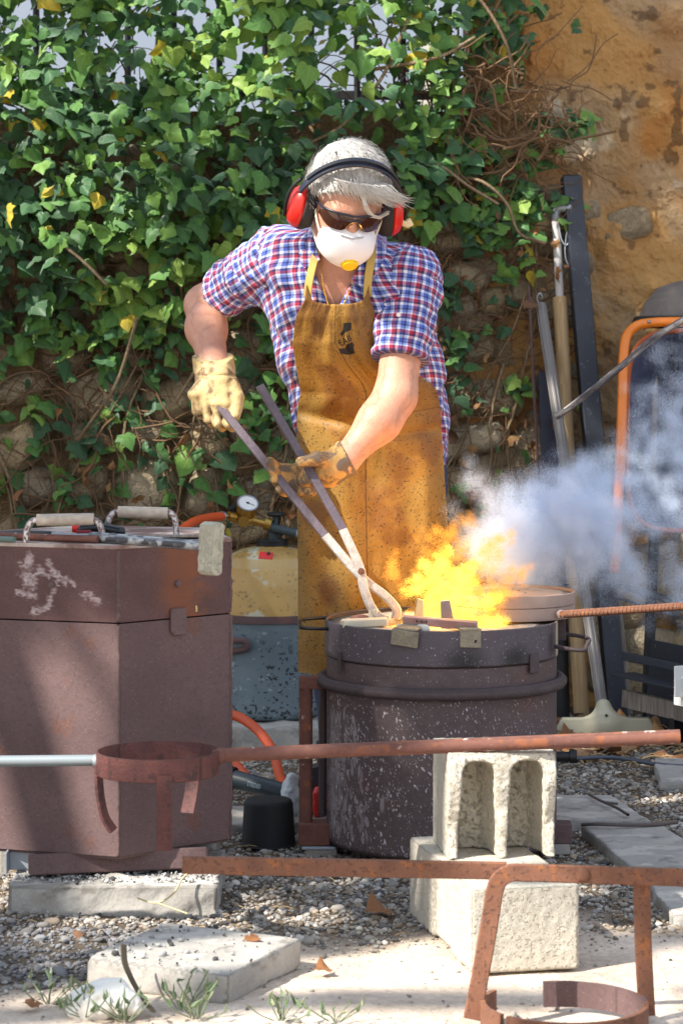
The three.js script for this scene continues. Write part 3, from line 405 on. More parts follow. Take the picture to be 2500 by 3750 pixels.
// sweeps a flat bar (width across, thickness along n) through points
function sweep(pts, w, t, n, seg = 0) {
  let P = pts.map((p) => (p.isVector3 ? p : V(...p))); if (seg) P = new THREE.CatmullRomCurve3(P, false, 'centripetal').getPoints(seg);
  const N = n.clone().normalize(), pos = [], idx = [], ring = P.map((p, i) => {
    const T = P[Math.min(i + 1, P.length - 1)].clone().sub(P[Math.max(i - 1, 0)]).normalize(), A = T.clone().cross(N).normalize(), b = Math.min(w, t) * 0.18, out = [];
    for (const [a, c] of [[-1, -1], [1, -1], [1, 1], [-1, 1]]) for (const k of a * c > 0 ? [0, 1] : [1, 0]) out.push(p.clone().addScaledVector(A, a * (w / 2 - (k ? b : 0))).addScaledVector(N, c * (t / 2 - (k ? 0 : b))));
    return out;
  });
  for (const r of ring) for (const v of r) pos.push(v.x, v.y, v.z);
  for (let i = 0; i < P.length - 1; i++) for (let k = 0; k < 8; k++) { const a = i * 8 + k, b = i * 8 + (k + 1) % 8; idx.push(a, b, a + 8, b, b + 8, a + 8); }
  for (let k = 1; k < 7; k++) { idx.push(0, k, k + 1); const e = (P.length - 1) * 8; idx.push(e, e + k + 1, e + k); }
  const g = new THREE.BufferGeometry(); g.setAttribute('position', new THREE.Float32BufferAttribute(pos, 3)); g.setIndex(idx); const q = toCreasedNormals(g, 0.6); return q;
}
const lathe = (prof, c, seg = 64) => new THREE.LatheGeometry(prof.map(([r, y]) => new THREE.Vector2(r, y)), seg).translate(c[0], 0, c[1]);
const ringGeo = (R, th, y0, y1, c, seg = 72) => lathe([[R - th, y0], [R - 0.001, y0], [R, y0 + 0.001], [R, y1 - 0.001], [R - 0.001, y1], [R - th, y1], [R - th, y0]], c, seg);

// ---------------------------------------------------------------- hexagonal kiln
{
  const C = [-0.5025, -5.38], RR = 0.286, a0 = Math.atan2(0.28, 0.0575);
  const cor = (i, r = RR) => [C[0] + r * Math.cos(a0 + i * Math.PI / 3), C[1] + r * Math.sin(a0 + i * Math.PI / 3)];
  const k = thing('kiln', 'tall hexagonal rusty steel kiln with two lifting handles on its lid', 'kiln', [C[0], 0, C[1]]);
  // panels that carry marks of their own: chalky scrapes on one, orange rust runs on the other
  const rustFn = (u, v, s) => { const a = tf(u, v, 4, 5, s), b = tf(u, v, 64, 2, s + 8), w = hash3((u * 512) | 0, (v * 256) | 0, s); let c = mix3([76, 52, 50], [108, 78, 74], a * 0.8 + b * 0.4 - 0.1); c = mix3(c, [58, 42, 42], sstep(0.6, 0.75, b) * 0.4); if (w > 0.9985) c = [190, 180, 170]; return [c, 0.4 * b + 0.4 * a]; };
  const strokes = [[0.30, 0.72, 0.34, 0.50, 0.05], [0.30, 0.55, 0.40, 0.66, 0.035], [0.33, 0.86, 0.29, 0.5, 0.025], [0.46, 0.80, 0.55, 0.55, 0.022], [0.55, 0.62, 0.60, 0.5, 0.02], [0.47, 0.22, 0.53, 0.52, 0.022], [0.36, 0.12, 0.47, 0.2, 0.028], [0.22, 0.37, 0.36, 0.32, 0.022], [0.75, 0.38, 0.84, 0.30, 0.032], [0.61, 0.58, 0.66, 0.5, 0.018], [0.42, 0.64, 0.47, 0.60, 0.02]];
  const chalk = tex(512, (u, v) => { let [c, h] = rustFn(u, v, 500), m = 0; for (const [x0, y0, x1, y1, w] of strokes) { const wd = w * 1.7, t = clamp(((u - x0) * (x1 - x0) + (v - y0) * (y1 - y0)) / ((x1 - x0) ** 2 + (y1 - y0) ** 2)), d = Math.hypot(u - lerp(x0, x1, t), (v - lerp(y0, y1, t)) * 0.5); m = Math.max(m, sstep(wd, 0.0, d + (tf(u, v, 40, 2, 3) - 0.5) * wd * 1.4) * sstep(0.25, 0.7, tf(u, v, 12, 3, 6) + 0.15) * (0.55 + 0.45 * tf(u, v, 30, 2, 8))); } return [...mix3(c, [206, 196, 194], clamp(m) * 0.8), h]; }, 0, 256);
  const runs = tex(512, (u, v) => { let [c, h] = rustFn(u, v, 540); const s = tf(u, v, 7, 4, 533), run = sstep(0.28, 0.06, Math.abs(u - 0.52 - 0.05 * tn(u * 4, v * 6, 6, 3))) * sstep(0.25, 0.62, s + v * 0.35), r2 = sstep(0.20, 0.0, Math.abs(u - 0.75)) * sstep(0.45, 0.7, s + v * 0.2); c = mix3(c, [132, 74, 42], clamp(run * 0.65 + r2 * 0.35)); const d = Math.abs(u - 0.66 - 0.03 * (1 - v)), fl = d < 0.008 && tn(0, v * 24, 24, 9) > 0.6 && v < 0.45; if (fl) c = [206, 176, 110]; return [...c, h]; }, 0, 256);
  const chalkM = mat(chalk, { bump: 0.001, roughness: 0.8 }), runsM = mat(runs, { bump: 0.001, roughness: 0.8 });
  const plate = (i, y0, y1, th = 0.005) => {
    const a = cor(i), b = cor(i + 1), L = Math.hypot(a[0] - b[0], a[1] - b[1]), g = rbox(L - 0.003, y1 - y0, th, 0.0012), uv = new Float32Array(g.attributes.position.count * 2), p = g.attributes.position;
    for (let q = 0; q < p.count; q++) { uv[q * 2] = p.getX(q) / L + 0.5; uv[q * 2 + 1] = (p.getY(q) + (y1 - y0) / 2) / (y1 - y0); }
    const lx = a[0] > b[0] ? b : a, rx = a[0] > b[0] ? a : b; g.setAttribute('uv', new THREE.BufferAttribute(uv, 2));
    g.rotateY(-Math.atan2(rx[1] - lx[1], rx[0] - lx[0])); return g.translate((a[0] + b[0]) / 2, (y0 + y1) / 2, (a[1] + b[1]) / 2);
  };
  for (let i = 0; i < 6; i++) {
    part('side_panel', plate(i, 0.1, 0.565), M.rust, k);
    part('lid_panel', plate(i, 0.5675, 0.716), i === 0 ? chalkM : i === 5 ? runsM : M.rust, k, i === 0 || i === 5);
    for (const [y0, y1] of [[0.102, 0.562], [0.57, 0.714]]) { const c = cor(i, RR + 0.001), g = weld(new THREE.CylinderGeometry(0.0042, 0.0042, y1 - y0, 8, 60)); part('weld_seam', wobble(g.translate(c[0], (y0 + y1) / 2, c[1]), 0.003, 90, i), M.rust, k); }
  }
  const hex = (r, y, h) => { const g = new THREE.ExtrudeGeometry(new THREE.Shape([0, 1, 2, 3, 4, 5].map((i) => { const c = cor(i, r); return new THREE.Vector2(c[0], -c[1]); })), { depth: h, bevelEnabled: true, bevelSize: 0.002, bevelThickness: 0.002, bevelSegments: 2 }); return g.rotateX(-Math.PI / 2).translate(0, y, 0); };
  const dusty = mat(tex(256, (u, v) => { const a = tf(u, v, 5, 5, 71), b = tf(u, v, 40, 2, 7); return [...mix3([112, 84, 76], [186, 172, 162], sstep(0.35, 0.62, a) * 0.8 + b * 0.2), b]; }, 0.3), { bump: 0.001 });
  part('top_plate', hex(RR + 0.002, 0.716, 0.005), dusty, k);
  part('base_plate', hex(RR - 0.006, 0.096, 0.004), M.rust, k);
  const onFace = (i, t, out = 0) => { const a = cor(i), b = cor(i + 1), x = lerp(a[0], b[0], t), z = lerp(a[1], b[1], t), nx = x - C[0], nz = z - C[1], l = Math.hypot((a[0] + b[0]) / 2 - C[0], (a[1] + b[1]) / 2 - C[1]), mx = ((a[0] + b[0]) / 2 - C[0]) / l, mz = ((a[1] + b[1]) / 2 - C[1]) / l; return [x + mx * out, z + mz * out, Math.atan2(mx, mz)]; };
  { const [x, z, r] = onFace(5, 0.49, 0.005), g = new THREE.ExtrudeGeometry(new THREE.Shape([[-0.019, 0.026], [0.019, 0.026], [0.019, -0.018], [0.013, -0.026], [-0.013, -0.026], [-0.019, -0.018]].map((p) => new THREE.Vector2(...p))), { depth: 0.004, bevelEnabled: true, bevelSize: 0.001, bevelThickness: 0.001, bevelSegments: 1 }); part('latch_plate', g.rotateY(r).translate(x, 0.56, z), M.rust, k); }
  for (const [f, t, y] of [[5, 0.49, 0.638], [0, 0.5, 0.64]]) { const [x, z] = onFace(f, t, 0.001), [x2, z2] = onFace(f, t, 0.009); part('bolt', cyl(V(x, y, z), V(x2, y, z2), 0.0075, 0.0065, 12), M.rust, k); }
  const crust = mat(tex(256, (u, v) => { const a = tf(u, v, 16, 4, 91); return [...mix3([120, 92, 84], [212, 204, 200], sstep(0.35, 0.55, a)), a]; }, 0.08), { bump: 0.003 });
  const gripM = mat(tex(256, (u, v) => { const a = tf(u, v, 6, 5, 95); return [...mix3([150, 138, 126], [206, 192, 172], a), a]; }, 0.1), { bump: 0.0006 });
  for (const [x0, x1, D, y, tilt] of [[-0.632, -0.489, 5.17, 0.768, 0.002], [-0.482, -0.35, 5.33, 0.774, -0.003]]) {
    const z = -D, h = part('handle', tube([V(x0 - 0.006, 0.715, z), V(x0 - 0.004, y - 0.02, z), V(x0 + 0.006, y - 0.003, z), V(x0 + 0.022, y, z), V((x0 + x1) / 2, y + tilt, z), V(x1 - 0.022, y, z), V(x1 - 0.004, y - 0.004, z), V(x1 + 0.004, y - 0.022, z), V(x1 + 0.006, 0.715, z)], 0.0068, 60, 10), crust, k);
    part('grip', merge([cyl(V(x0 + 0.016, y, z), V(x1 - 0.012, y + tilt, z), 0.0122, 0.0122, 24)]), gripM, h);
  }
  const bw = thing('steel_beam', 'rusty hollow steel beam lying on the slab under the kiln corner', 'beam', [-0.46, 0.056, -5.2]);
  part('tube_wall', bar(V(-0.628, 0.077, -5.135), V(-0.275, 0.079, -5.2), 0.042, 0.05, 0.004), M.rust, bw);
  part('end_cap', bar(V(-0.2752, 0.079, -5.2), V(-0.2722, 0.079, -5.2005), 0.036, 0.044, 0.001), M.rust, bw);
  const bw2 = thing('steel_beam', 'rusty steel beam hidden behind the first one under the kiln', 'beam', [-0.5, 0.056, -5.36]);
  part('tube_wall', bar(V(-0.68, 0.077, -5.50), V(-0.32, 0.077, -5.50), 0.042, 0.05, 0.004), M.rust, bw2);
  one('concrete_slab', 'flat concrete slab under the back of the kiln', 'slab', put(rbox(0.46, 0.075, 0.26, 0.006), [-0.5, 0.018, -5.57]), M.concrete);
  const ch = thing('steel_channel', 'galvanised steel channel standing on end at the kiln foot', 'channel', [-0.66, 0.05, -5.17]);
  for (const [x, z, w, d] of [[-0.675, -5.165, 0.004, 0.05], [-0.64, -5.19, 0.066, 0.004]]) part('flange', put(rbox(w, 0.044, d, 0.001), [x, 0.0775, z]), M.galv, ch);
}
// things lying on the kiln lid (its top is at 0.723)
{
  const m = thing('mallet', 'mallet with pipe handle and pale worn flat head hanging over the kiln edge', 'mallet', [-0.35, 0.722, -5.08]);
  part('handle', cyl(V(-0.505, 0.734, -5.17), V(-0.262, 0.730, -4.985), 0.0105, 0.0105, 16), mat(tex(256, (u, v) => { const a = tf(u, v, 6, 4, 301); return [...mix3([70, 70, 74], [176, 178, 178], sstep(0.35, 0.6, a)), a]; }, 0.12), { metalness: 0.35, roughness: 0.5 }), m);
  const head = (x, y, z) => Math.max(Math.hypot(Math.max(Math.abs(x) - 0.0095, 0), Math.max(Math.abs(z) - 0.02, 0)) - 0.004, Math.abs(y) - 0.052 + x * x * 40) + (fbm(x * 90, y * 90, z * 90, 2) - 0.5) * 0.003;
  part('head', nets(head, [-0.02, -0.06, -0.03], [0.02, 0.06, 0.03], 0.0025).rotateZ(-0.08).rotateY(0.75).translate(-0.254, 0.726, -4.975), mat(tex(256, (u, v) => { const a = tf(u, v, 5, 5, 311); return [...mix3([150, 146, 130], [192, 184, 160], a), a]; }, 0.1), { bump: 0.001, roughness: 0.9 }), m);
  const rod = one('iron_rod', 'rusty pink brown rod lying along the kiln lid', 'rod', cyl(V(-0.84, 0.731, -5.30), V(-0.49, 0.731, -5.14), 0.0075, 0.0075, 14), M.rustSplash);
  one('iron_rod', 'greenish corroded rod beside the pliers on the kiln lid', 'rod', cyl(V(-0.86, 0.729, -5.27), V(-0.66, 0.729, -5.16), 0.006, 0.006, 12), plain(92, 112, 104));
  one('weathered_batten', 'weathered grey slat lying across the far side of the kiln lid', 'slat', bar(V(-0.47, 0.7265, -5.24), V(-0.29, 0.7265, -5.27), 0.05, 0.006, 0.002, 1.5708), M.greyWood);
  const pl = thing('pliers', 'black handled pliers lying on the kiln lid', 'pliers', [-0.62, 0.722, -5.25]);
  for (const s of [-1, 1]) part('handle', capTube([[-0.70, 0.731 + 0.0005 * s, -5.25 + s * 0.012], [-0.66, 0.732, -5.25 + s * 0.018], [-0.60, 0.732, -5.25 + s * 0.004]], 0.008, 20, 8), M.black, pl);
  for (const s of [-1, 1]) part('jaw', cyl(V(-0.60, 0.732, -5.25 - s * 0.004), V(-0.55, 0.731, -5.25 - s * 0.003), 0.006, 0.003, 8), M.steel, pl);
  const kn = thing('hand_tool', 'black hand tool with a bright red end on the kiln lid', 'hand tool', [-0.52, 0.722, -5.28]);
  part('body', capTube([[-0.535, 0.741, -5.285], [-0.50, 0.744, -5.28], [-0.455, 0.738, -5.26]], 0.011, 20, 10), plain(22, 26, 30, { roughness: 0.25 }), kn);
  part('red_end', cyl(V(-0.556, 0.742, -5.29), V(-0.541, 0.742, -5.288), 0.0085, 0.0085, 14), M.red, kn);
  part('shank', cyl(V(-0.60, 0.73, -5.24), V(-0.46, 0.733, -5.255), 0.004, 0.003, 8), M.steel, kn);
  part('sleeve', cyl(V(-0.545, 0.735, -5.262), V(-0.515, 0.735, -5.262), 0.006, 0.006, 8), plain(120, 20, 24), kn);
}

// ---------------------------------------------------------------- gas cylinder, regulator, hoses, burner
{
  const c = [-0.208, -7.36], g = thing('gas_cylinder', 'large gas cylinder with worn yellow top and grey lower half', 'gas cylinder', [c[0], 0.054, c[1]]);
  const yel = mat(tex(512, (u, v) => { const a = tf(u, v, 4, 5, 401), s = tf(u, v, 8, 4, 405), b = tf(u, v, 40, 3, 409); let q = mix3([164, 124, 62], [206, 174, 112], a); q = mix3(q, [196, 200, 186], sstep(0.56, 0.66, s) * 0.75); q = mix3(q, [96, 82, 60], sstep(0.68, 0.76, b) * 0.5); return [...q, a]; }, 0.4), { roughness: 0.6 });
  const gre = mat(tex(512, (u, v) => { const a = tf(u, v, 4, 5, 411), b = tf(u, v, 48, 2, 415), s = tf(u, v, 4, 4, 417); let q = mix3([78, 92, 98], [116, 130, 136], a); q = mix3(q, [28, 34, 34], sstep(0.66, 0.72, b) * sstep(0.3, 0.6, s + (0.5 - v) * 0.3) * 0.9); q = mix3(q, [160, 170, 172], sstep(0.74, 0.8, tf(u, v, 24, 3, 419)) * 0.6); return [...q, b]; }, 0.35), { roughness: 0.65 });
  part('upper_shell', lathe([[0.157, 0.345], [0.157, 0.42], [0.153, 0.455], [0.142, 0.485], [0.12, 0.511], [0.085, 0.53], [0.045, 0.539], [0.0, 0.541]], c), yel, g);
  part('lower_shell', lathe([[0.0, 0.054], [0.135, 0.054], [0.15, 0.062], [0.157, 0.08], [0.157, 0.345]], c), gre, g);
  part('band', ringGeo(0.1625, 0.006, 0.331, 0.353, c), M.rust, g);
  part('carry_handle', capTube([[c[0] - 0.14, 0.285, c[1] + 0.10], [c[0] - 0.09, 0.287, c[1] + 0.165], [c[0] - 0.062, 0.284, c[1] + 0.168], [c[0] - 0.058, 0.268, c[1] + 0.166], [c[0] - 0.15, 0.245, c[1] + 0.10]], 0.0095, 40, 10), M.rust, g);
  part('collar', merge([cyl(V(c[0] + 0.008, 0.538, c[1]), V(c[0] + 0.008, 0.560, c[1]), 0.045, 0.041, 32), ...[0.542, 0.547, 0.552, 0.557].map((y) => new THREE.TorusGeometry(0.0445, 0.0018, 6, 32).rotateX(Math.PI / 2).translate(c[0] + 0.008, y, c[1]))]), M.black, g);
  part('collar_ring', new THREE.TorusGeometry(0.044, 0.003, 8, 32).rotateX(Math.PI / 2).translate(c[0] + 0.008, 0.5385, c[1]), M.brass, g);
  const v = part('valve', merge([cyl(V(-0.195, 0.558, -7.36), V(-0.195, 0.61, -7.35), 0.015, 0.013, 16), cyl(V(-0.19, 0.605, -7.35), V(-0.19, 0.628, -7.35), 0.008, 0.008, 12), cyl(V(-0.205, 0.595, -7.34), V(-0.13, 0.578, -7.34), 0.0135, 0.012, 16)]), plain(74, 86, 88, { metalness: 0.5 }), g);
  part('handwheel', merge([new THREE.TorusGeometry(0.019, 0.006, 8, 20).rotateX(Math.PI / 2).translate(-0.19, 0.632, -7.35), cyl(V(-0.19, 0.627, -7.35), V(-0.19, 0.636, -7.35), 0.016, 0.016, 12)]), M.black, v);
  part('outlet', cyl(V(-0.135, 0.579, -7.34), V(-0.112, 0.573, -7.34), 0.010, 0.010, 14), M.galv, v);
  part('sticker', put(rbox(0.040, 0.028, 0.0015, 0.0005), [-0.214, 0.5215, -7.252], [-0.86, 0, -0.12]), M.red, g);
  part('sticker_mark', put(new THREE.CylinderGeometry(0.006, 0.006, 0.0012, 5), [-0.207, 0.527, -7.2555], [0.7, 0, 0]), M.black, g);

  const r = thing('regulator', 'brass gas regulator with round white dial gauge and black knob', 'regulator', [-0.26, 0.6, -7.33]);
  part('body', merge([cyl(V(-0.305, 0.628, -7.30), V(-0.265, 0.616, -7.32), 0.017, 0.017, 20), cyl(V(-0.282, 0.618, -7.30), V(-0.278, 0.616, -7.275), 0.016, 0.016, 20), cyl(V(-0.265, 0.618, -7.32), V(-0.215, 0.604, -7.33), 0.011, 0.011, 16), cyl(V(-0.221, 0.607, -7.335), V(-0.203, 0.602, -7.335), 0.0185, 0.0185, 6), cyl(V(-0.276, 0.625, -7.31), V(-0.27, 0.645, -7.30), 0.010, 0.010, 14)]), M.brass, r);
  const gd = V(0.18, 0.72, 0.66).normalize(), g0 = V(-0.273, 0.642, -7.305), g1 = g0.clone().addScaledVector(gd, 0.036);
  const ga = part('gauge', cyl(g0, g1, 0.030, 0.031, 32), M.brass, r);
  part('dial', cyl(g1.clone().addScaledVector(gd, -0.0005), g1.clone().addScaledVector(gd, 0.001), 0.0275, 0.0275, 32), M.white, ga);
  { const q = new THREE.Quaternion().setFromUnitVectors(V(0, 0, 1), gd), cn = g1.clone().addScaledVector(gd, 0.001); part('bezel', new THREE.TorusGeometry(0.029, 0.0025, 8, 36).applyQuaternion(q).translate(cn.x, cn.y, cn.z), M.steel, ga); const s = V(1, -0.5, 0).applyQuaternion(q).multiplyScalar(0.018); part('needle', bar(cn.clone().sub(s.clone().multiplyScalar(0.35)), cn.clone().add(s), 0.003, 0.0012, 0.0004), M.black, ga); part('hub', new THREE.SphereGeometry(0.004, 10, 8).translate(cn.x, cn.y, cn.z), M.black, ga); }
  part('knob', cyl(V(-0.292, 0.634, -7.31), V(-0.309, 0.660, -7.30), 0.0165, 0.0175, 14), M.black, r);
  part('knob_ring', cyl(V(-0.289, 0.630, -7.311), V(-0.292, 0.636, -7.309), 0.0178, 0.0178, 20), M.white, r);
  part('hose_nut', merge([cyl(V(-0.322, 0.632, -7.28), V(-0.303, 0.628, -7.29), 0.0145, 0.0145, 6), cyl(V(-0.338, 0.632, -7.265), V(-0.322, 0.632, -7.28), 0.008, 0.008, 10)]), M.brass, r);
  part('hose_clip', cyl(V(-0.342, 0.6325, -7.262), V(-0.334, 0.632, -7.269), 0.0138, 0.0138, 16), M.steel, r);
  one('gas_hose', 'orange rubber gas hose running from the regulator down behind the kiln', 'hose', capTube([[-0.338, 0.632, -7.265], [-0.37, 0.633, -7.2], [-0.41, 0.628, -7.1], [-0.448, 0.60, -6.98], [-0.468, 0.54, -6.86], [-0.48, 0.42, -6.74], [-0.48, 0.27, -6.62], [-0.43, 0.185, -6.53], [-0.36, 0.181, -6.5], [-0.284, 0.181, -6.5], [-0.226, 0.160, -6.45], [-0.175, 0.115, -6.37], [-0.148, 0.06, -6.25], [-0.11, 0.05, -6.08]], 0.0125, 120, 12), M.orangeHose);
  one('gas_hose', 'short orange hose section lying low between kiln and flagstone', 'hose', capTube([[-0.44, 0.16, -6.5], [-0.34, 0.125, -6.46], [-0.27, 0.075, -6.40], [-0.21, 0.03, -6.32], [-0.15, 0.012, -6.28]], 0.0115, 50, 12), M.orangeHose);
  const b = thing('burner_pipe', 'black plastic burner pipe with collar and stamped number', 'burner pipe', [-0.2, 0.05, -6.0]);
  const pipeTex = (() => { const cv = document.createElement('canvas'); cv.width = 512; cv.height = 256; const x = cv.getContext('2d'); x.fillStyle = '#2f3a40'; x.fillRect(0, 0, 512, 256); const R = rng(5); for (let i = 0; i < 900; i++) { x.fillStyle = R() < 0.5 ? 'rgba(90,110,116,0.12)' : 'rgba(14,18,22,0.14)'; x.fillRect(R() * 512, R() * 256, 4 + R() * 26, 1 + R() * 3); } x.fillStyle = '#8ea2a8'; x.font = 'bold 34px sans-serif'; x.fillText('TT0240', 180, 140); const t = new THREE.CanvasTexture(cv); t.colorSpace = THREE.SRGBColorSpace; return t; })();
  const pa = V(-0.262, 0.104, -6.0), pb = V(-0.118, 0.078, -5.93), pg = cyl(pa, pb, 0.0215, 0.0215, 32, false), uvp = new Float32Array(pg.attributes.position.count * 2), ax = pb.clone().sub(pa);
  for (let i = 0; i < uvp.length / 2; i++) { const p = V(0, 0, 0).fromBufferAttribute(pg.attributes.position, i).sub(pa), t = p.dot(ax) / ax.lengthSq(), rr = p.clone().addScaledVector(ax, -t); uvp[i * 2] = t; uvp[i * 2 + 1] = 0.5 + Math.atan2(rr.y, rr.z) / (2 * Math.PI) - 0.03; }
  pg.setAttribute('uv', new THREE.BufferAttribute(uvp, 2)); part('pipe', pg, new THREE.MeshPhysicalMaterial({ map: pipeTex, roughness: 0.45, side: THREE.DoubleSide }), b, true);
  part('collar', merge([cyl(V(-0.285, 0.108, -6.01), V(-0.268, 0.105, -6.003), 0.026, 0.026, 28), cyl(V(-0.262, 0.104, -6.0), V(-0.253, 0.1025, -5.996), 0.0275, 0.0275, 28), cyl(V(-0.40, 0.13, -6.07), V(-0.28, 0.107, -6.008), 0.024, 0.024, 24)]), M.black, b);
  const wool = nets((x, y, z) => { const d = cone([-0.113, 0.125, -5.88], [-0.118, 0.03, -5.87], 0.013, 0.014)(x, y, z); return smin(d, cone([-0.118, 0.09, -5.885], [-0.122, 0.055, -5.88], 0.021, 0.018)(x, y, z), 0.02) + (fbm(x * 60, y * 60, z * 60, 3) - 0.5) * 0.012; }, [-0.16, 0.0, -5.93], [-0.08, 0.16, -5.83], 0.003);
  one('ceramic_wool', 'ragged white ceramic wool tuft stuffed beside the rusty pipe', 'wool', wool, plain(206, 212, 214, { roughness: 1 }));
  const pot = thing('rubber_pot', 'black upturned rubber pot propping the burner pipe', 'pot', [-0.164, 0, -5.74]);
  part('body', lathe([[0.0, -0.004], [0.058, -0.004], [0.060, 0.004], [0.055, 0.092], [0.052, 0.099], [0.046, 0.102], [0.0, 0.103]], [-0.164, -5.74], 48), M.rubber, pot);
  part('rim', new THREE.TorusGeometry(0.0595, 0.003, 8, 48).rotateX(Math.PI / 2).translate(-0.164, 0.0, -5.74), M.rubber, pot);
  const bl = thing('blower', 'dark red electric blower behind the drum pipe', 'blower', [-0.03, 0, -5.98]);
  part('casing', merge([cyl(V(-0.05, 0.075, -6.04), V(-0.05, 0.075, -5.98), 0.058, 0.058, 36)]), plain(64, 60, 66, { roughness: 0.5 }), bl);
  part('red_cover', lathe([[0.0, 0.02], [0.012, 0.022], [0.017, 0.04], [0.017, 0.075], [0.01, 0.09], [0, 0.092]], [-0.052, -5.955], 20), M.red, bl);
  part('foot', put(rbox(0.11, 0.018, 0.09, 0.004), [-0.05, 0.012, -6.0]), M.black, bl);
}

// ---------------------------------------------------------------- drum furnace
const DC = [0.222, -5.68];
{
  const f = thing('furnace', 'round dark steel drum furnace spattered with white, thick ring around it', 'furnace', [DC[0], 0, DC[1]]);
  const W = 2048, H = 640, spl = new Float32Array(W * H), R = rng(77);
  const dot = (um, vm, a, b, ang, s) => { const cx = (um / 1.6 + 0.5) * W, cy = vm / 0.52 * H, ra = a / 1.6 * W, rb = b / 0.52 * H, q = Math.max(ra, rb) * 1.4 | 0; for (let y = -q; y <= q; y++) for (let x = -q; x <= q; x++) { const X = x * Math.cos(ang) + y * Math.sin(ang), Y = -x * Math.sin(ang) + y * Math.cos(ang), d = Math.hypot(X / ra, Y / rb) + (hash3(x, y, (cx | 0)) - 0.5) * 0.3, px = Math.round(cx + x), py = Math.round(cy + y); if (px < 0 || py < 0 || px >= W || py >= H) continue; if (d < 1) spl[py * W + px] = Math.max(spl[py * W + px], s * sstep(1, 0.6, d)); } };
  for (let i = 0; i < 4200; i++) { const u = -0.42 + Math.pow(R(), 2.2) * 0.7, v = 0.03 + R() * 0.34, s = 0.0006 + R() * R() * R() * 0.0030; dot(u, v, s, s * (1.2 + R() * 1.6), R() * 0.6, 0.5 + R() * 0.5); }
  for (let i = 0; i < 300; i++) { const u = -0.36 + R() * R() * 0.2 + R() * 0.05, v = 0.05 + R() * 0.27; dot(u, v, 0.003 + R() * 0.004, 0.006 + R() * 0.016, -0.2 + R() * 0.5, 0.18 + R() * 0.32); }
  for (let i = 0; i < 900; i++) { const u = -0.4 + R() * 0.8, v = 0.40 + R() * 0.11, s = 0.0006 + R() * R() * R() * 0.0018; dot(u, v, s, s, 0, 0.5 + R() * 0.5); }
  for (let i = 0; i < 700; i++) { const u = -0.8 + R() * 1.6, v = R() * 0.5, s = 0.0005 + R() * 0.0009; dot(u, v, s, s, 0, 0.5); }
  dot(0.02, 0.055, 0.006, 0.006, 0, 0.8);
  const dt = tex(W, (u, v) => { const a = tf(u * 3, v, 4, 5, 41), b = tf(u * 3, v, 64, 2, 49), s = spl[Math.min(H - 1, (v * H) | 0) * W + Math.min(W - 1, (u * W) | 0)]; let c = mix3([70, 57, 57], [102, 86, 85], a * 0.7 + b * 0.5 - 0.1); c = mix3(c, [98, 64, 52], sstep(0.58, 0.8, tf(u * 3, v, 6, 4, 130)) * 0.4); const vm = v * 0.52; if (vm > 0.437) { c = mix3(c, [82, 78, 88], 0.55); const um = (u - 0.5) * 1.6; c = mix3(c, [24, 22, 24], sstep(0.05, 0.0, Math.hypot((um - 0.04) * 0.8, vm - 0.445)) * 0.8 + sstep(0.04, 0, Math.hypot((um - 0.16) * 0.7, vm - 0.45)) * 0.8 + sstep(0.03, 0, Math.hypot(um - 0.29, (vm - 0.475) * 0.6)) * 0.7); c = mix3(c, [190, 176, 140], sstep(0.022, 0.008, Math.abs(um - 0.342)) * sstep(0.3, 0.6, a + 0.1) * 0.85); } return [...mix3(c, [212, 208, 210], s * 0.92), 0.4 * b + 0.3 * a + 0.3 * s]; }, 0, H);
  for (const t of [dt.map, dt.bump]) { t.repeat.set(1 / 1.6, 1 / 0.52); t.offset.set(0.5, 0); }
  const dm = mat(dt, { bump: 0.001, roughness: 0.62 });
  const drumUV = (g) => { const p = g.attributes.position, uv = new Float32Array(p.count * 2); for (let i = 0; i < p.count; i++) { const x = p.getX(i) - DC[0], z = p.getZ(i) - DC[1]; let a = Math.atan2(x, z); if (i % 1 === 0 && Math.abs(Math.abs(a) - Math.PI) < 1e-4) a = Math.PI * (uv[(i - 1) * 2] < 0 ? -1 : 1); uv[i * 2] = a * 0.2546; uv[i * 2 + 1] = p.getY(i); } g.setAttribute('uv', new THREE.BufferAttribute(uv, 2)); return g; };
  part('lower_shell', drumUV(lathe([[0.0, 0.02], [0.235, 0.02], [0.252, 0.026], [0.255, 0.036], [0.255, 0.2], [0.255, 0.432], [0.246, 0.434]], DC, 128)), dm, f, true);
  const ub = part('upper_band', drumUV(lathe([[0.247, 0.434], [0.2575, 0.4365], [0.2585, 0.44], [0.2585, 0.511], [0.256, 0.514], [0.2535, 0.511]], DC, 128)), dm, f, true);
  const hoop = weld(new THREE.TorusGeometry(0.265, 0.0132, 14, 160)); part('hoop', wobble(hoop.rotateX(Math.PI / 2).translate(DC[0], 0.379, DC[1]), 0.0016, 60), M.rustDark, f);
  const crumb = mat(tex(256, (u, v) => { const a = tf(u, v, 8, 5, 601); return [...mix3([150, 138, 122], [222, 216, 204], a), a]; }, 0.2), { bump: 0.006, roughness: 1 });
  const top = weld(lathe([[0.12, 0.30], [0.118, 0.42], [0.120, 0.492], [0.135, 0.503], [0.16, 0.507], [0.19, 0.508], [0.22, 0.507], [0.2525, 0.505], [0.2525, 0.44]], DC, 110)); part('refractory_lining', wobble(top, 0.004, 40), crumb, f);
  part('cavity_floor', cyl(V(DC[0], 0.30, DC[1]), V(DC[0], 0.305, DC[1]), 0.122, 0.122, 40), crumb, f);
  part('side_handle', capTube([[-0.028, 0.497, -5.62], [-0.06, 0.500, -5.60], [-0.088, 0.502, -5.60], [-0.09, 0.505, -5.63], [-0.085, 0.507, -5.72], [-0.028, 0.507, -5.76]], 0.004, 40, 8), M.black, ub);
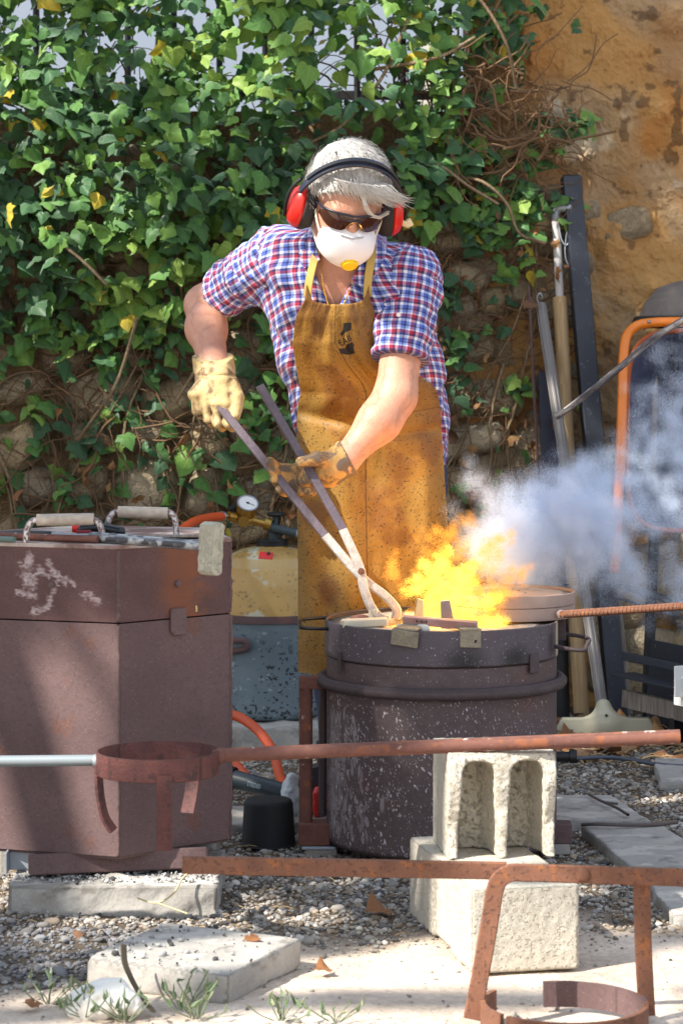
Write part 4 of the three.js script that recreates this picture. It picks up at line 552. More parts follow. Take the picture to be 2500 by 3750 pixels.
  part('side_handle', capTube([[0.462, 0.462, -5.60], [0.50, 0.458, -5.57], [0.528, 0.456, -5.57], [0.536, 0.462, -5.60], [0.545, 0.47, -5.68], [0.475, 0.478, -5.72]], 0.0046, 40, 8), M.rustDark, ub);
  part('handle_bracket', put(rbox(0.028, 0.05, 0.02, 0.002), [0.486, 0.488, -5.70]), M.rustDark, ub);
  const tab = (phi, y, w, h, r = 0.2605) => put(rbox(w, h, 0.005, 0.002), [DC[0] + Math.sin(phi) * r, y, DC[1] + Math.cos(phi) * r], [0, phi, 0]);
  part('latch', tab(-1.05, 0.432, 0.012, 0.046, 0.2615), M.rustDark, f); part('latch', tab(0.83, 0.436, 0.03, 0.042, 0.2615), M.rustDark, f);
  part('standpipe', capTube([[-0.079, 0.062, -5.66], [-0.079, 0.37, -5.66]], 0.0152, 10, 20), mat(T.rustSplash, { bump: 0.001 }), f);
  part('standpipe', cyl(V(-0.043, 0.07, -5.70), V(-0.041, 0.36, -5.70), 0.009, 0.009, 14), M.rustDark, f);
  part('bracket', merge([put(rbox(0.052, 0.028, 0.03, 0.003), [-0.068, 0.374, -5.66]), put(rbox(0.03, 0.024, 0.03, 0.003), [-0.04, 0.377, -5.67])]), M.rustSplash, f);
  part('foot_box', put(rbox(0.07, 0.048, 0.07, 0.003), [-0.06, 0.042, -5.66]), M.rustSplash, f);
  part('foot_plate', put(rbox(0.075, 0.006, 0.08, 0.001), [-0.05, 0.014, -5.66]), M.galv, f);
  part('foot_block', put(rbox(0.07, 0.022, 0.07, 0.002), [-0.045, 0.0, -5.66]), M.concrete, f);
  part('foot_box', put(rbox(0.06, 0.045, 0.05, 0.003), [0.478, 0.042, -5.66]), M.rust, f);
  part('foot_plate', merge([put(rbox(0.16, 0.034, 0.16, 0.003), [0.20, 0.003, -5.68]), put(rbox(0.05, 0.024, 0.05, 0.003), [0.478, 0.008, -5.66])]), M.concrete, f);
  part('side_nipple', merge([cyl(V(0.47, 0.20, -5.72), V(0.512, 0.20, -5.72), 0.011, 0.011, 14), cyl(V(0.51, 0.20, -5.72), V(0.526, 0.20, -5.72), 0.016, 0.016, 6)]), M.black, f);
}
// crucible and glowing bed inside the furnace
{
  const c = thing('crucible', 'pale green glazed crucible rim inside the furnace mouth', 'crucible', [0.205, 0.306, -5.665]);
  part('bowl', lathe([[0.0, 0.31], [0.05, 0.306], [0.068, 0.36], [0.078, 0.46], [0.079, 0.500], [0.070, 0.502], [0.066, 0.46], [0.055, 0.37], [0.0, 0.34]], [0.205, -5.665], 48), mat(tex(256, (u, v) => { const a = tf(u, v, 6, 4, 651); return [...mix3([120, 150, 140], [180, 200, 188], a), a]; }, 0.1), { roughness: 0.4 }), c);
  const bed = thing('fire_bed', 'glowing orange fire bed in the furnace mouth', 'fire', [DC[0], 0.44, DC[1]]);
  const g = weld(new THREE.RingGeometry(0.04, 0.116, 60, 8)); part('glow', wobble(g.rotateX(-Math.PI / 2).translate(DC[0], 0.475, DC[1]), 0.012, 45), new THREE.MeshStandardMaterial({ color: S(60, 30, 20), emissive: new THREE.Color(1, 0.32, 0.03), emissiveIntensity: 6, side: THREE.DoubleSide }), bed);
}
// lid of the furnace, pushed aside
{
  const c = [0.3775, -5.75], l = thing('refractory_cover', 'round steel banded furnace lid of pale refractory pushed aside on the drum', 'furnace lid', [c[0], 0.509, c[1]]);
  const band = mat(tex(512, (u, v) => { const a = tf(u, v, 4, 5, 701), b = tf(u, v, 40, 2, 703); let q = mix3([140, 118, 110], [186, 162, 146], a); q = mix3(q, [94, 88, 104], sstep(0.55, 0.75, tf(u, v, 3, 4, 705)) * 0.6); return [...q, b]; }, 0.5), { roughness: 0.7 });
  const up = part('upper_band', ringGeo(0.148, 0.004, 0.5425, 0.569, c, 96), band, l);
  part('lower_band', ringGeo(0.1468, 0.004, 0.5135, 0.5415, c, 96), band, l);
  const fill = weld(lathe([[0.0, 0.514], [0.1435, 0.514], [0.1438, 0.562], [0.12, 0.565], [0.06, 0.566], [0, 0.566]], c, 90)); part('refractory', wobble(fill, 0.0012, 30), mat(tex(512, (u, v) => { const a = tf(u, v, 4, 5, 711), b = tf(u, v, 32, 3, 713), cr = Math.abs(tf(u, v, 3, 4, 717) - 0.5); let q = mix3([176, 148, 126], [216, 192, 166], a); q = mix3(q, [120, 96, 80], sstep(0.012, 0.003, cr) * 0.8 + sstep(0.68, 0.76, b) * 0.3); return [...q, b - sstep(0.012, 0.003, cr)]; }, 0.35), { bump: 0.002, roughness: 0.95 }), l);
  const a = V(0.482, 0.5275, -5.63), b = V(1.02, 0.583, -5.46), ribs = [cyl(a, b, 0.0088, 0.0088, 16)], d = b.clone().sub(a), L = d.length(), q = new THREE.Quaternion().setFromUnitVectors(V(0, 0, 1), d.clone().normalize()).multiply(new THREE.Quaternion().setFromEuler(new THREE.Euler(0.35, 0, 0)));
  for (let s = 0.03; s < L; s += 0.0085) { const p = a.clone().addScaledVector(d, s / L); ribs.push(new THREE.TorusGeometry(0.0088, 0.0014, 4, 12).applyQuaternion(q).translate(p.x, p.y, p.z)); }
  part('rebar_handle', merge(ribs), M.rustOrange, l);
  part('handle_weld', wobble(weld(new THREE.SphereGeometry(0.011, 14, 10).translate(0.484, 0.5277, -5.631)), 0.004, 90), band, l);
}
// scraps of metal charged into the furnace
{
  const blue = mat(tex(256, (u, v) => { const a = tf(u, v, 4, 4, 751); return [...mix3([110, 110, 120], [156, 148, 150], a), a]; }, 0.1), { roughness: 0.5, metalness: 0.4 }), ash = mat(tex(256, (u, v) => { const a = tf(u, v, 5, 5, 755), b = tf(u, v, 30, 2, 3); return [...mix3([104, 96, 84], [170, 158, 132], a * 0.8 + b * 0.3), b]; }, 0.08), { bump: 0.001 });
  const o1 = thing('metal_offcut', 'ashy metal offcut folded over the furnace rim below the tongs', 'scrap metal', [0.135, 0.48, -5.43]);
  part('plate', put(rbox(0.060, 0.034, 0.006, 0.002), [0.134, 0.4985, -5.425], [0.06, -0.33, -0.10]), ash, o1);
  part('fold', put(rbox(0.052, 0.005, 0.085, 0.002), [0.148, 0.518, -5.468], [0.03, -0.33, -0.05]), ash, o1);
  const t = thing('metal_offcut', 'ashy metal tab with a round hole hanging over the furnace rim', 'scrap metal', [0.272, 0.48, -5.42]);
  { const sh = new THREE.Shape([[-0.022, -0.015], [0.022, -0.017], [0.022, 0.02], [-0.022, 0.02]].map((p) => new THREE.Vector2(...p))); const h = new THREE.Path(); h.absarc(0.011, -0.004, 0.004, 0, Math.PI * 2); sh.holes.push(h); part('plate', new THREE.ExtrudeGeometry(sh, { depth: 0.004, bevelEnabled: true, bevelSize: 0.0008, bevelThickness: 0.0008, bevelSegments: 1, curveSegments: 10 }).rotateY(0.2).translate(0.273, 0.496, -5.426), ash, t); part('fold', put(rbox(0.044, 0.005, 0.09, 0.002), [0.267, 0.5175, -5.465], [0.02, 0.2, 0]), ash, t); }
  const ig = thing('ingot_bar', 'flat reddish metal bar with stamped marks across the furnace mouth', 'bar', [0.21, 0.52, -5.5]);
  part('bar', bar(V(0.133, 0.530, -5.505), V(0.29, 0.522, -5.46), 0.018, 0.014, 0.002), mat(tex(256, (u, v) => { const a = tf(u, v, 5, 4, 761); return [...mix3([168, 120, 104], [196, 160, 160], a), a]; }, 0.12), { roughness: 0.6 }), ig);
  { const d = V(0.157, -0.008, 0.045).normalize(), yaw = Math.atan2(-0.045, 0.157); for (const [s, w, h] of [[0.032, 0.003, 0.006], [0.038, 0.003, 0.003], [0.043, 0.003, 0.006], [0.048, 0.003, 0.004], [0.053, 0.003, 0.006]]) { const p = V(0.133, 0.530, -5.505).addScaledVector(d, s); part('stamp_mark', put(rbox(w, h, 0.001, 0.0003), [p.x - 0.002, p.y, p.z + 0.0075], [0, yaw, 0]), M.black, ig); } }
  const shard = (pts, th, pos, rot) => new THREE.ExtrudeGeometry(new THREE.Shape(pts.map((p) => new THREE.Vector2(...p))), { depth: th, bevelEnabled: true, bevelSize: 0.001, bevelThickness: 0.001, bevelSegments: 1 }).rotateY(rot).translate(...pos);
  one('metal_shard', 'pale pointed metal shard standing up in the flames', 'scrap metal', shard([[-0.012, -0.06], [0.018, -0.06], [0.016, 0.03], [0.004, 0.034]], 0.005, [0.162, 0.532, -5.60], 0.2), mat(null, { color: S(190, 186, 150), roughness: 0.5, metalness: 0.3 }));
  one('metal_shard', 'blue grey curved metal shard standing up beside the lid', 'scrap metal', shard([[-0.008, -0.06], [0.020, -0.06], [0.017, -0.01], [0.008, 0.030], [-0.010, 0.028]], 0.005, [0.228, 0.532, -5.60], -0.1), blue);
  one('metal_shard', 'short rusty curved shard lying on the furnace lining near the left handle', 'scrap metal', sweep([[0.02, 0.515, -5.64], [0.045, 0.519, -5.62], [0.075, 0.514, -5.62]], 0.018, 0.006, V(0, 0.4, 0.9), 10), M.rustSplash);
  one('refractory_lump', 'cream lump of broken refractory lying by the tongs on the furnace', 'refractory', merge([wobble(weld(put(rbox(0.10, 0.018, 0.03, 0.004, 3), [0.05, 0.517, -5.56], [0, 0.15, 0.03])), 0.003, 50), wobble(weld(put(rbox(0.022, 0.028, 0.02, 0.004, 3), [0.07, 0.53, -5.6])), 0.003, 60)]), plain(206, 196, 172, { roughness: 0.95 }));
  const rv = rng(8); for (let i = 0; i < 5; i++) one('refractory_crumb', 'small crumb of white refractory on the furnace edge', 'crumb', wobble(weld(new THREE.IcosahedronGeometry(0.006 + rv() * 0.006, 1)), 0.004, 120, i).translate(0.05 + rv() * 0.4 * 0.3 + i * 0.05, 0.5145, -5.455 - 0.02 * Math.abs(i - 2) - rv() * 0.01), plain(214, 208, 196, { roughness: 1 }), 'crumbs of refractory on the furnace edge');
}
// ---------------------------------------------------------------- tongs
{
  const t = thing('tongs', 'long iron tongs held over the furnace, jaws coated in pale ash', 'tongs', [0.04, 0.5, -5.64]);
  const hm = mat(tex(256, (u, v) => { const a = tf(u, v, 8, 5, 801), b = tf(u, v, 48, 2, 803); return [...mix3([70, 60, 66], [112, 98, 104], a * 0.7 + b * 0.4), b]; }, 0.15), { bump: 0.0008, roughness: 0.6 }), am = mat(tex(256, (u, v) => { const a = tf(u, v, 6, 5, 805), b = tf(u, v, 40, 2, 807); return [...mix3([140, 128, 120], [206, 198, 188], a * 0.8 + b * 0.3), b]; }, 0.08), { bump: 0.001, roughness: 0.9 });
  const A0 = V(-0.285, 0.992, -5.815), Am = V(-0.037, 0.70, -5.665), Ap = V(0.036, 0.618, -5.635), B0 = V(-0.184, 1.031, -5.735), Bm = V(0.003, 0.715, -5.645), Bp = V(0.042, 0.626, -5.625), nz = V(0.35, 0.2, 1);
  part('handle', sweep([A0, A0.clone().lerp(Am, 0.5), Am], 0.0185, 0.012, nz), hm, t); part('handle', sweep([B0, B0.clone().lerp(Bm, 0.5).add(V(0.002, 0, 0)), Bm], 0.0185, 0.012, nz), hm, t);
  part('jaw', sweep([Am, Ap, V(0.065, 0.592, -5.63), V(0.098, 0.567, -5.625), V(0.122, 0.537, -5.62), V(0.118, 0.519, -5.618)], 0.0185, 0.013, nz, 40), am, t);
  part('jaw', sweep([Bm, Bp, V(0.048, 0.592, -5.612), V(0.062, 0.553, -5.60), V(0.080, 0.528, -5.595), V(0.100, 0.519, -5.595)], 0.0185, 0.013, nz, 40), am, t);
  part('rivet', cyl(V(0.040, 0.622, -5.645), V(0.044, 0.624, -5.611), 0.0085, 0.0075, 14), M.rustOrange, t);
}
// ---------------------------------------------------------------- ladle ring on its long pipe
{
  const c = [-0.348, -4.85], l = thing('ladle_carrier', 'rusty crucible ring carrier with three hanging straps on a long pipe', 'ladle carrier', [c[0], 0.2, c[1]]);
  part('ring', ringGeo(0.117, 0.007, 0.310, 0.353, c, 96), M.rustRed, l);
  part('strap', sweep([[-0.328, 0.325, -4.732], [-0.328, 0.26, -4.735], [-0.328, 0.185, -4.738]], 0.029, 0.006, V(0, 0, 1), 12), M.rustRed, l);
  part('strap', sweep([[-0.285, 0.33, -4.945], [-0.288, 0.27, -4.938], [-0.296, 0.222, -4.92]], 0.028, 0.006, V(0.4, 0.1, -1), 12), M.rustRed, l);
  part('strap', sweep([[-0.459, 0.33, -4.83], [-0.457, 0.28, -4.83], [-0.447, 0.23, -4.83], [-0.432, 0.205, -4.83]], 0.027, 0.007, V(1, 0, 0.35), 14), M.rustRed, l);
  part('galvanised_pipe', merge([cyl(V(-1.35, 0.326, -4.85), V(-0.466, 0.334, -4.85), 0.0108, 0.0108, 20), wobble(weld(new THREE.SphereGeometry(0.014, 12, 8).translate(-0.464, 0.332, -4.85)), 0.004, 80)]), plain(140, 148, 150, { metalness: 0.3, roughness: 0.45 }), l);
  const pipe = (() => { const a = V(-0.234, 0.3435, -4.85), b = V(0.638, 0.3835, -4.82); return merge([cyl(a, b, 0.0132, 0.0138, 24), wobble(weld(new THREE.SphereGeometry(0.016, 12, 8).translate(-0.232, 0.342, -4.85)), 0.004, 80)]); })();
  part('rusty_pipe', pipe, M.rustSplash, l);
}
{
  const t = thing('prop_block', 'concrete block propping the galvanised pipe end beyond the kiln', 'block', [-1.2, 0, -4.85]);
  part('body', put(rbox(0.2, 0.316, 0.2, 0.006), [-1.2, 0.158, -4.85]), M.block, t);
}
// ---------------------------------------------------------------- concrete blocks
{
  const rot = 0.2, co = Math.cos(rot), si = Math.sin(rot);
  const lower = nets((x, y, z) => { const dx = Math.abs(x) - 0.097, dy = Math.abs(y) - 0.073, dz = Math.abs(z) - 0.245; let d = Math.hypot(Math.max(dx, 0), Math.max(dy, 0), Math.max(dz, 0)) + Math.min(Math.max(dx, dy, dz), 0) - 0.003; const gr = Math.hypot(Math.max(Math.abs(x + 0.11) - 0.012, 0), Math.max(Math.abs(z - 0.02) - 0.06, 0)) - 0.004; d = smax(d, -gr, 0.01); return d + (fbm(x * 120, y * 120, z * 120, 2) - 0.5) * 0.0028; }, [-0.11, -0.085, -0.26], [0.11, 0.085, 0.26], 0.005);
  one('concrete_block', 'cream hollow concrete block lying on the ground under a broken one', 'concrete block', lower.rotateY(rot).translate(0.281, 0.0745, -4.825), M.block);
  const upper = nets((x, y, z) => {
    const br = (fbm(x * 26, y * 26, 9, 3) - 0.5) * 0.016, dx = Math.abs(x) - 0.1, dy = Math.abs(y) - 0.098, dz = Math.max(z - (0.085 + br + 0.012 * Math.sin(y * 30) * (Math.abs(x) > 0.07 ? 1 : 0.4)), -0.1 - z);
    let d = Math.hypot(Math.max(dx, 0), Math.max(dy, 0), Math.max(dz, 0)) + Math.min(Math.max(dx, dy, dz), 0) - 0.003;
    for (const cx of [-0.046, 0.048]) { const w = 0.034 + 0.004 * (-y / 0.1), ax = Math.abs(x - cx), top = 0.052, k = 3.2, cz = Math.max(0, -(z - 0.09)) / 0.11; const e = Math.pow(Math.pow(ax / w, k) + Math.pow(Math.max(0, y - top) / 0.032, k) + Math.pow(cz, k), 1 / k) - 1; d = smax(d, -e * 0.033, 0.006); }
    return d + (fbm(x * 120, y * 120, z * 120, 2) - 0.5) * 0.0035;
  }, [-0.115, -0.112, -0.115], [0.115, 0.112, 0.125], 0.0036);
  one('concrete_block', 'broken concrete block with two open hollow cells stacked under the pipe', 'concrete block', upper.rotateY(0.12).translate(0.293, 0.2515, -4.915), M.block);
}
// ---------------------------------------------------------------- flat bar stand in front
{
  const s = thing('flat_bar_stand', 'rusty flat bar crucible shank with two legs and a ring on the ground', 'shank', [0.366, 0, -4.2]), m = M.rustOrange, z = -4.25;
  part('long_bar', sweep([[-0.265, 0.257, z - 0.008], [0.0, 0.252, z - 0.008], [0.275, 0.247, z - 0.008]], 0.029, 0.012, V(0, 0, 1)), m, s);
  part('bent_bar', sweep([[0.215, 0.012, -4.212], [0.231, 0.09, -4.225], [0.249, 0.185, -4.242], [0.254, 0.215, -4.244], [0.262, 0.235, -4.244], [0.280, 0.246, -4.244], [0.305, 0.2468, -4.243], [0.45, 0.2435, -4.238], [0.95, 0.232, -4.22]], 0.029, 0.011, V(0, 0.05, 1), 70), m, s);
  part('leg', sweep([[0.4985, 0.236, -4.247], [0.502, 0.12, -4.252], [0.5085, 0.006, -4.257]], 0.028, 0.01, V(0, 0, 1), 10), m, s);
  part('weld', wobble(weld(new THREE.SphereGeometry(0.012, 14, 10).scale(1.1, 1, 0.5).translate(0.40, 0.246, -4.232)), 0.003, 90), m, s); part('weld', wobble(weld(new THREE.SphereGeometry(0.017, 14, 10).scale(1.2, 0.8, 0.5).translate(0.4985, 0.236, -4.242)), 0.004, 80), m, s);
  const R = 0.134, c = V(0.366, 0, -4.2), arc = (a, b) => { const P = []; for (let i = 0; i <= 40; i++) { const t = lerp(a, b, i / 40); P.push(V(c.x + Math.cos(t) * R, 0.022, c.z + Math.sin(t) * R)); } return P; };
  const ringStrip = (P) => { const pos = [], idx = []; P.forEach((p) => { const d = p.clone().sub(c).setY(0).normalize(); for (const [o, y] of [[-0.004, 0], [0.004, 0], [0.004, 0.043], [-0.004, 0.043]]) pos.push(p.x + d.x * o, y + 0.001, p.z + d.z * o); }); for (let i = 0; i < P.length - 1; i++) for (let k = 0; k < 4; k++) { const a = i * 4 + k, b = i * 4 + (k + 1) % 4; idx.push(a, a + 4, b, b, a + 4, b + 4); } idx.push(0, 1, 2, 0, 2, 3); const e = (P.length - 1) * 4; idx.push(e, e + 2, e + 1, e, e + 3, e + 2); const g = new THREE.BufferGeometry(); g.setAttribute('position', new THREE.Float32BufferAttribute(pos, 3)); g.setIndex(idx); return toCreasedNormals(g, 0.7); };
  part('ring_strap', ringStrip(arc(-1.75, -0.05)), M.rust, s); part('ring_strap', ringStrip(arc(-0.05, 2.4)), M.rustOrange, s); part('ring_strap', ringStrip(arc(2.5, 3.75)), M.rustOrange, s);
}
// ---------------------------------------------------------------- things leaning on the wall at the right
{
  const p = thing('steel_post', 'long black hollow steel post leaning against the ochre wall', 'post', [0.82, 0, -7.7]);
  part('shaft', bar(V(0.828, 0.002, -7.68), V(0.708, 1.64, -7.90), 0.058, 0.05, 0.004, 0.12), M.blackSteel, p);
  part('end_rim', bar(V(0.708, 1.638, -7.90), V(0.7077, 1.643, -7.9006), 0.05, 0.042, 0.002, 0.12), M.black, p);
  const h = thing('hooked_pole', 'wooden shafted pole with white pipe neck and bent hook end', 'pole', [0.70, 0, -7.65]);
  part('shaft', cyl(V(0.712, 0.02, -7.62), V(0.671, 1.265, -7.86), 0.0205, 0.0225, 18), M.wood, h);
  part('neck', cyl(V(0.6715, 1.25, -7.858), V(0.661, 1.515, -7.885), 0.0125, 0.0135, 14), mat(tex(256, (u, v) => { const a = tf(u, v, 4, 4, 821); return [...mix3([150, 112, 108], [184, 180, 176], sstep(0.3, 0.6, a + v * 0.3)), a]; }, 0.3), {}), h);
  part('hook', capTube([[0.661, 1.50, -7.885], [0.660, 1.525, -7.885], [0.668, 1.540, -7.88], [0.70, 1.542, -7.87]], 0.0135, 24, 12), M.galv, h);
  part('wire_binding', merge([0, 1, 2, 3, 4].map((i) => new THREE.TorusGeometry(0.0148, 0.0016, 6, 20).rotateX(Math.PI / 2).translate(0.6612, 1.505 + i * 0.0055, -7.885))), M.galv, h);
  part('wire_loop', tube([[0.665, 1.505, -7.868], [0.678, 1.44, -7.86], [0.690, 1.425, -7.86], [0.70, 1.44, -7.86], [0.695, 1.47, -7.86], [0.688, 1.40, -7.865], [0.700, 1.365, -7.87], [0.712, 1.37, -7.87]], 0.0022, 50, 6), M.galv, h);
  const s = thing('squeegee', 'floor squeegee with ribbed aluminium handle and cream blade holder', 'squeegee', [0.745, 0, -7.3]);
  { const a = V(0.752, 0.055, -7.34), b = V(0.612, 1.245, -7.86), g = [cyl(a, b, 0.0145, 0.0145, 18)], d = b.clone().sub(a).normalize(), u = V(1, 0, 0).cross(d).normalize(), w = d.clone().cross(u); for (let i = 0; i < 9; i++) { const o = u.clone().multiplyScalar(Math.cos(i * 0.7) * 0.015).addScaledVector(w, Math.sin(i * 0.7) * 0.015); g.push(cyl(a.clone().add(o), b.clone().add(o), 0.0022, 0.0022, 6)); } part('handle', merge(g), plain(136, 130, 126, { metalness: 0.45, roughness: 0.55 }), s); part('hang_ring', new THREE.TorusGeometry(0.010, 0.002, 6, 20, 4.5).scale(0.8, 1.6, 1).translate(0.610, 1.262, -7.862), M.galv, s); }
  const cream = plain(196, 188, 160, { roughness: 0.6 });
  part('blade_holder', nets((x, y, z) => { let d = Math.max(Math.abs(x) - 0.137 + Math.max(0, y - 0.02) * 0.5, Math.abs(y - 0.022) - 0.024, Math.abs(z) - 0.014 + (y - 0.02) * 0.12); d = smin(d, cone([0, 0.03, 0], [-0.004, 0.078, -0.012], 0.03, 0.020)(x, y, z), 0.045); return d - 0.002; }, [-0.16, -0.02, -0.05], [0.16, 0.11, 0.05], 0.004).translate(0.755, 0.004, -7.315), cream, s);
  part('screw', cyl(V(0.755, 0.062, -7.295), V(0.755, 0.062, -7.283), 0.004, 0.004, 8), M.black, s);
  part('rubber_blade', put(rbox(0.27, 0.012, 0.006, 0.001), [0.755, -0.002, -7.312]), M.black, s);
  one('rusty_rod', 'thin rusty rod leaning on the wall left of the squeegee', 'rod', cyl(V(0.632, 0.0, -7.72), V(0.574, 1.298, -7.84), 0.0048, 0.0042, 8), M.rust);
  one('navy_board', 'narrow dark blue board standing behind the squeegee handle', 'board', bar(V(0.655, 0.0, -7.80), V(0.632, 1.04, -7.885), 0.05, 0.02, 0.003), M.navy);
  one('wood_handle', 'short wooden handle leaning between the poles and the steel post', 'handle', cyl(V(0.73, 0.0, -7.68), V(0.705, 0.735, -7.89), 0.0155, 0.0145, 14), M.wood);
  one('grey_plank', 'narrow grey plank leaning on the wall behind the furnace lid', 'plank', bar(V(0.50, 0.0, -7.72), V(0.51, 0.715, -7.88), 0.04, 0.014, 0.002), M.greyWood);
  one('dark_board', 'wide dark blue board leaning on the wall behind the lid', 'board', bar(V(0.588, 0.0, -7.74), V(0.588, 0.66, -7.885), 0.11, 0.014, 0.002), M.navy);
  one('dark_pipe', 'stubby black ribbed pipe standing against the wall foot', 'pipe', merge([cyl(V(0.655, 0.0, -7.66), V(0.648, 0.42, -7.72), 0.03, 0.03, 18), ...[0.1, 0.2, 0.3, 0.4].map((y) => new THREE.TorusGeometry(0.031, 0.003, 6, 20).rotateX(Math.PI / 2).translate(0.653, y, -7.69))]), M.rubber);
  one('timber_strip', 'thin pale timber strip leaning behind the steel post foot', 'timber', bar(V(0.868, 0.0, -7.72), V(0.838, 0.42, -7.84), 0.022, 0.014, 0.002), M.greyWood);
  const tr = nets((x, y, z) => { let d = cone([0.57, 0.0, -7.70], [0.567, 0.44, -7.80], 0.034, 0.024)(x, y, z); d = smin(d, cone([0.567, 0.1, -7.72], [0.50, -0.02, -7.66], 0.03, 0.035)(x, y, z), 0.06); d = smin(d, cone([0.567, 0.09, -7.72], [0.66, -0.02, -7.68], 0.028, 0.04)(x, y, z), 0.06); d = smin(d, cone([0.567, 0.08, -7.7], [0.57, -0.02, -7.58], 0.028, 0.03)(x, y, z), 0.05); return d + (fbm(x * 24, y * 16, z * 24, 3) - 0.5) * 0.018; }, [0.44, -0.03, -7.86], [0.74, 0.48, -7.54], 0.007);
  one('vine_stump', 'lime washed grey vine trunk with flared roots at the wall foot', 'vine trunk', tr, mat(tex(512, (u, v) => { const a = tf(u, v, 5, 5, 831), b = tf(u, v, 40, 3, 833); let c = mix3([146, 140, 136], [196, 196, 198], a + b * 0.2); c = mix3(c, [104, 84, 66], sstep(0.56, 0.7, tf(u, v, 7, 4, 835)) * 0.7); return [...c, b]; }, 0.2), { bump: 0.003 }));
}
// upturned wheelbarrow and black troughs
{
  const w = thing('wheelbarrow', 'wheelbarrow tipped on end with orange tube frame and dark blue tray', 'wheelbarrow', [0.98, 0, -7.5]);
  part('frame_tube', capTube([[1.32, 1.192, -7.46], [1.05, 1.188, -7.46], [0.90, 1.184, -7.46], [0.862, 1.176, -7.46], [0.835, 1.150, -7.46], [0.824, 1.11, -7.45], [0.815, 0.95, -7.42], [0.80, 0.70, -7.38], [0.785, 0.474, -7.34]], 0.0145, 80, 14), M.orangePaint, w);
  part('screw', new THREE.SphereGeometry(0.0055, 10, 8).translate(0.895, 1.187, -7.446), M.steel, w);
  const trayIn = mat(tex(256, (u, v) => { const a = tf(u, v, 4, 4, 841), b = tf(u, v, 30, 3, 843); return [...mix3([46, 52, 72], [82, 90, 116], a + b * 0.2), a]; }, 0.5), { roughness: 0.45 });
  const tray = (() => { const nx = 40, ny = 40, pos = [], idx = []; for (let j = 0; j <= ny; j++) for (let i = 0; i <= nx; i++) { const u = i / nx * 2 - 1, v = j / ny * 2 - 1, k = Math.pow(Math.pow(Math.abs(u), 5) + Math.pow(Math.abs(v), 5), 1 / 5) || 0, m = Math.max(Math.abs(u), Math.abs(v)); const sc = k > 0 ? m / k : 1, X = u * sc, Y = v * sc, dep = sstep(1.0, 0.62, m); pos.push(1.10 + X * (0.255 - dep * 0.05), 0.865 + Y * (0.295 - dep * 0.04) + 0.0, -7.545 - dep * 0.20 + 0.02 * Y); } for (let j = 0; j < ny; j++) for (let i = 0; i < nx; i++) { const a = j * (nx + 1) + i, b = a + 1, c = a + nx + 1, d = c + 1; idx.push(a, b, c, b, d, c); } const g = new THREE.BufferGeometry(); g.setAttribute('position', new THREE.Float32BufferAttribute(pos, 3)); g.setIndex(idx); g.computeVertexNormals(); return g; })();
  part('tray', tray, trayIn, w);
  part('tray_rim', (() => { const P = []; for (let i = 0; i < 64; i++) { const t = i / 64 * Math.PI * 2, c = Math.cos(t), s = Math.sin(t), k = Math.pow(Math.pow(Math.abs(c), 5) + Math.pow(Math.abs(s), 5), -1 / 5); P.push(V(1.10 + c * k * 0.257, 0.865 + s * k * 0.297, -7.545 + 0.02 * s * k)); } return tube(P, 0.0075, 128, 8, true); })(), plain(172, 86, 44, { roughness: 0.6 }), w);
  part('brace', bar(V(0.93, 0.60, -7.70), V(0.935, 1.12, -7.68), 0.03, 0.012, 0.002), M.greyWood, w);
  part('brace', capTube([[1.0, 1.1, -7.66], [1.0, 0.75, -7.68], [1.02, 0.65, -7.66], [1.06, 0.60, -7.6]], 0.008, 30, 8), M.navy, w);
  part('leg', bar(V(0.90, 0.0, -7.55), V(0.93, 0.58, -7.6), 0.03, 0.03, 0.004), M.black, w); part('leg', bar(V(1.28, 0.0, -7.55), V(1.25, 0.58, -7.6), 0.03, 0.03, 0.004), M.black, w);
  const d = thing('dark_tub', 'dusty brown rubber tub standing upside down above the wheelbarrow', 'tub', [1.12, 1.17, -7.74]);
  part('shell', lathe([[0.0, 1.315], [0.10, 1.312], [0.16, 1.292], [0.20, 1.245], [0.215, 1.205], [0.222, 1.20], [0.222, 1.19], [0.2, 1.19], [0.0, 1.185]], [1.115, -7.72], 64), mat(tex(256, (u, v) => { const a = tf(u, v, 5, 5, 851); return [...mix3([96, 88, 84], [140, 128, 118], a), a]; }, 0.3), { roughness: 0.85 }), d);
  part('rim', new THREE.TorusGeometry(0.224, 0.012, 8, 64).scale(1, 1, 1.5).rotateX(Math.PI / 2).translate(1.115, 1.188, -7.72), M.rubber, d);
  const dm = M.blackSteel;
  const b1 = thing('black_trough', 'upper black steel trough slanting down toward the right', 'trough', [1.0, 0.3, -7.3]);
  part('side_plate', bar(V(0.80, 0.385, -7.42), V(1.35, 0.255, -6.85), 0.075, 0.006, 0.002, 0.55), dm, b1);
  part('lip', bar(V(0.80, 0.424, -7.42), V(1.35, 0.294, -6.85), 0.012, 0.022, 0.003, 0.5), dm, b1);
  part('stand', bar(V(1.2, 0.0, -7.02), V(1.2, 0.28, -7.02), 0.03, 0.03, 0.003), dm, b1);
  const b2 = thing('black_trough', 'lower black steel trough with a timber board beneath it', 'trough', [1.0, 0.08, -7.3]);
  part('side_plate', bar(V(0.808, 0.172, -7.36), V(1.30, 0.130, -6.72), 0.098, 0.006, 0.002, 0.62), dm, b2);
  part('lip', bar(V(0.806, 0.224, -7.36), V(1.30, 0.182, -6.72), 0.012, 0.024, 0.003, 0.6), dm, b2);
  part('floor_plate', bar(V(0.90, 0.125, -7.50), V(1.40, 0.085, -6.86), 0.006, 0.26, 0.002, 0.62), dm, b2);
  part('back_plate', bar(V(0.98, 0.172, -7.56), V(1.48, 0.130, -6.92), 0.098, 0.006, 0.002, 0.62), dm, b2);
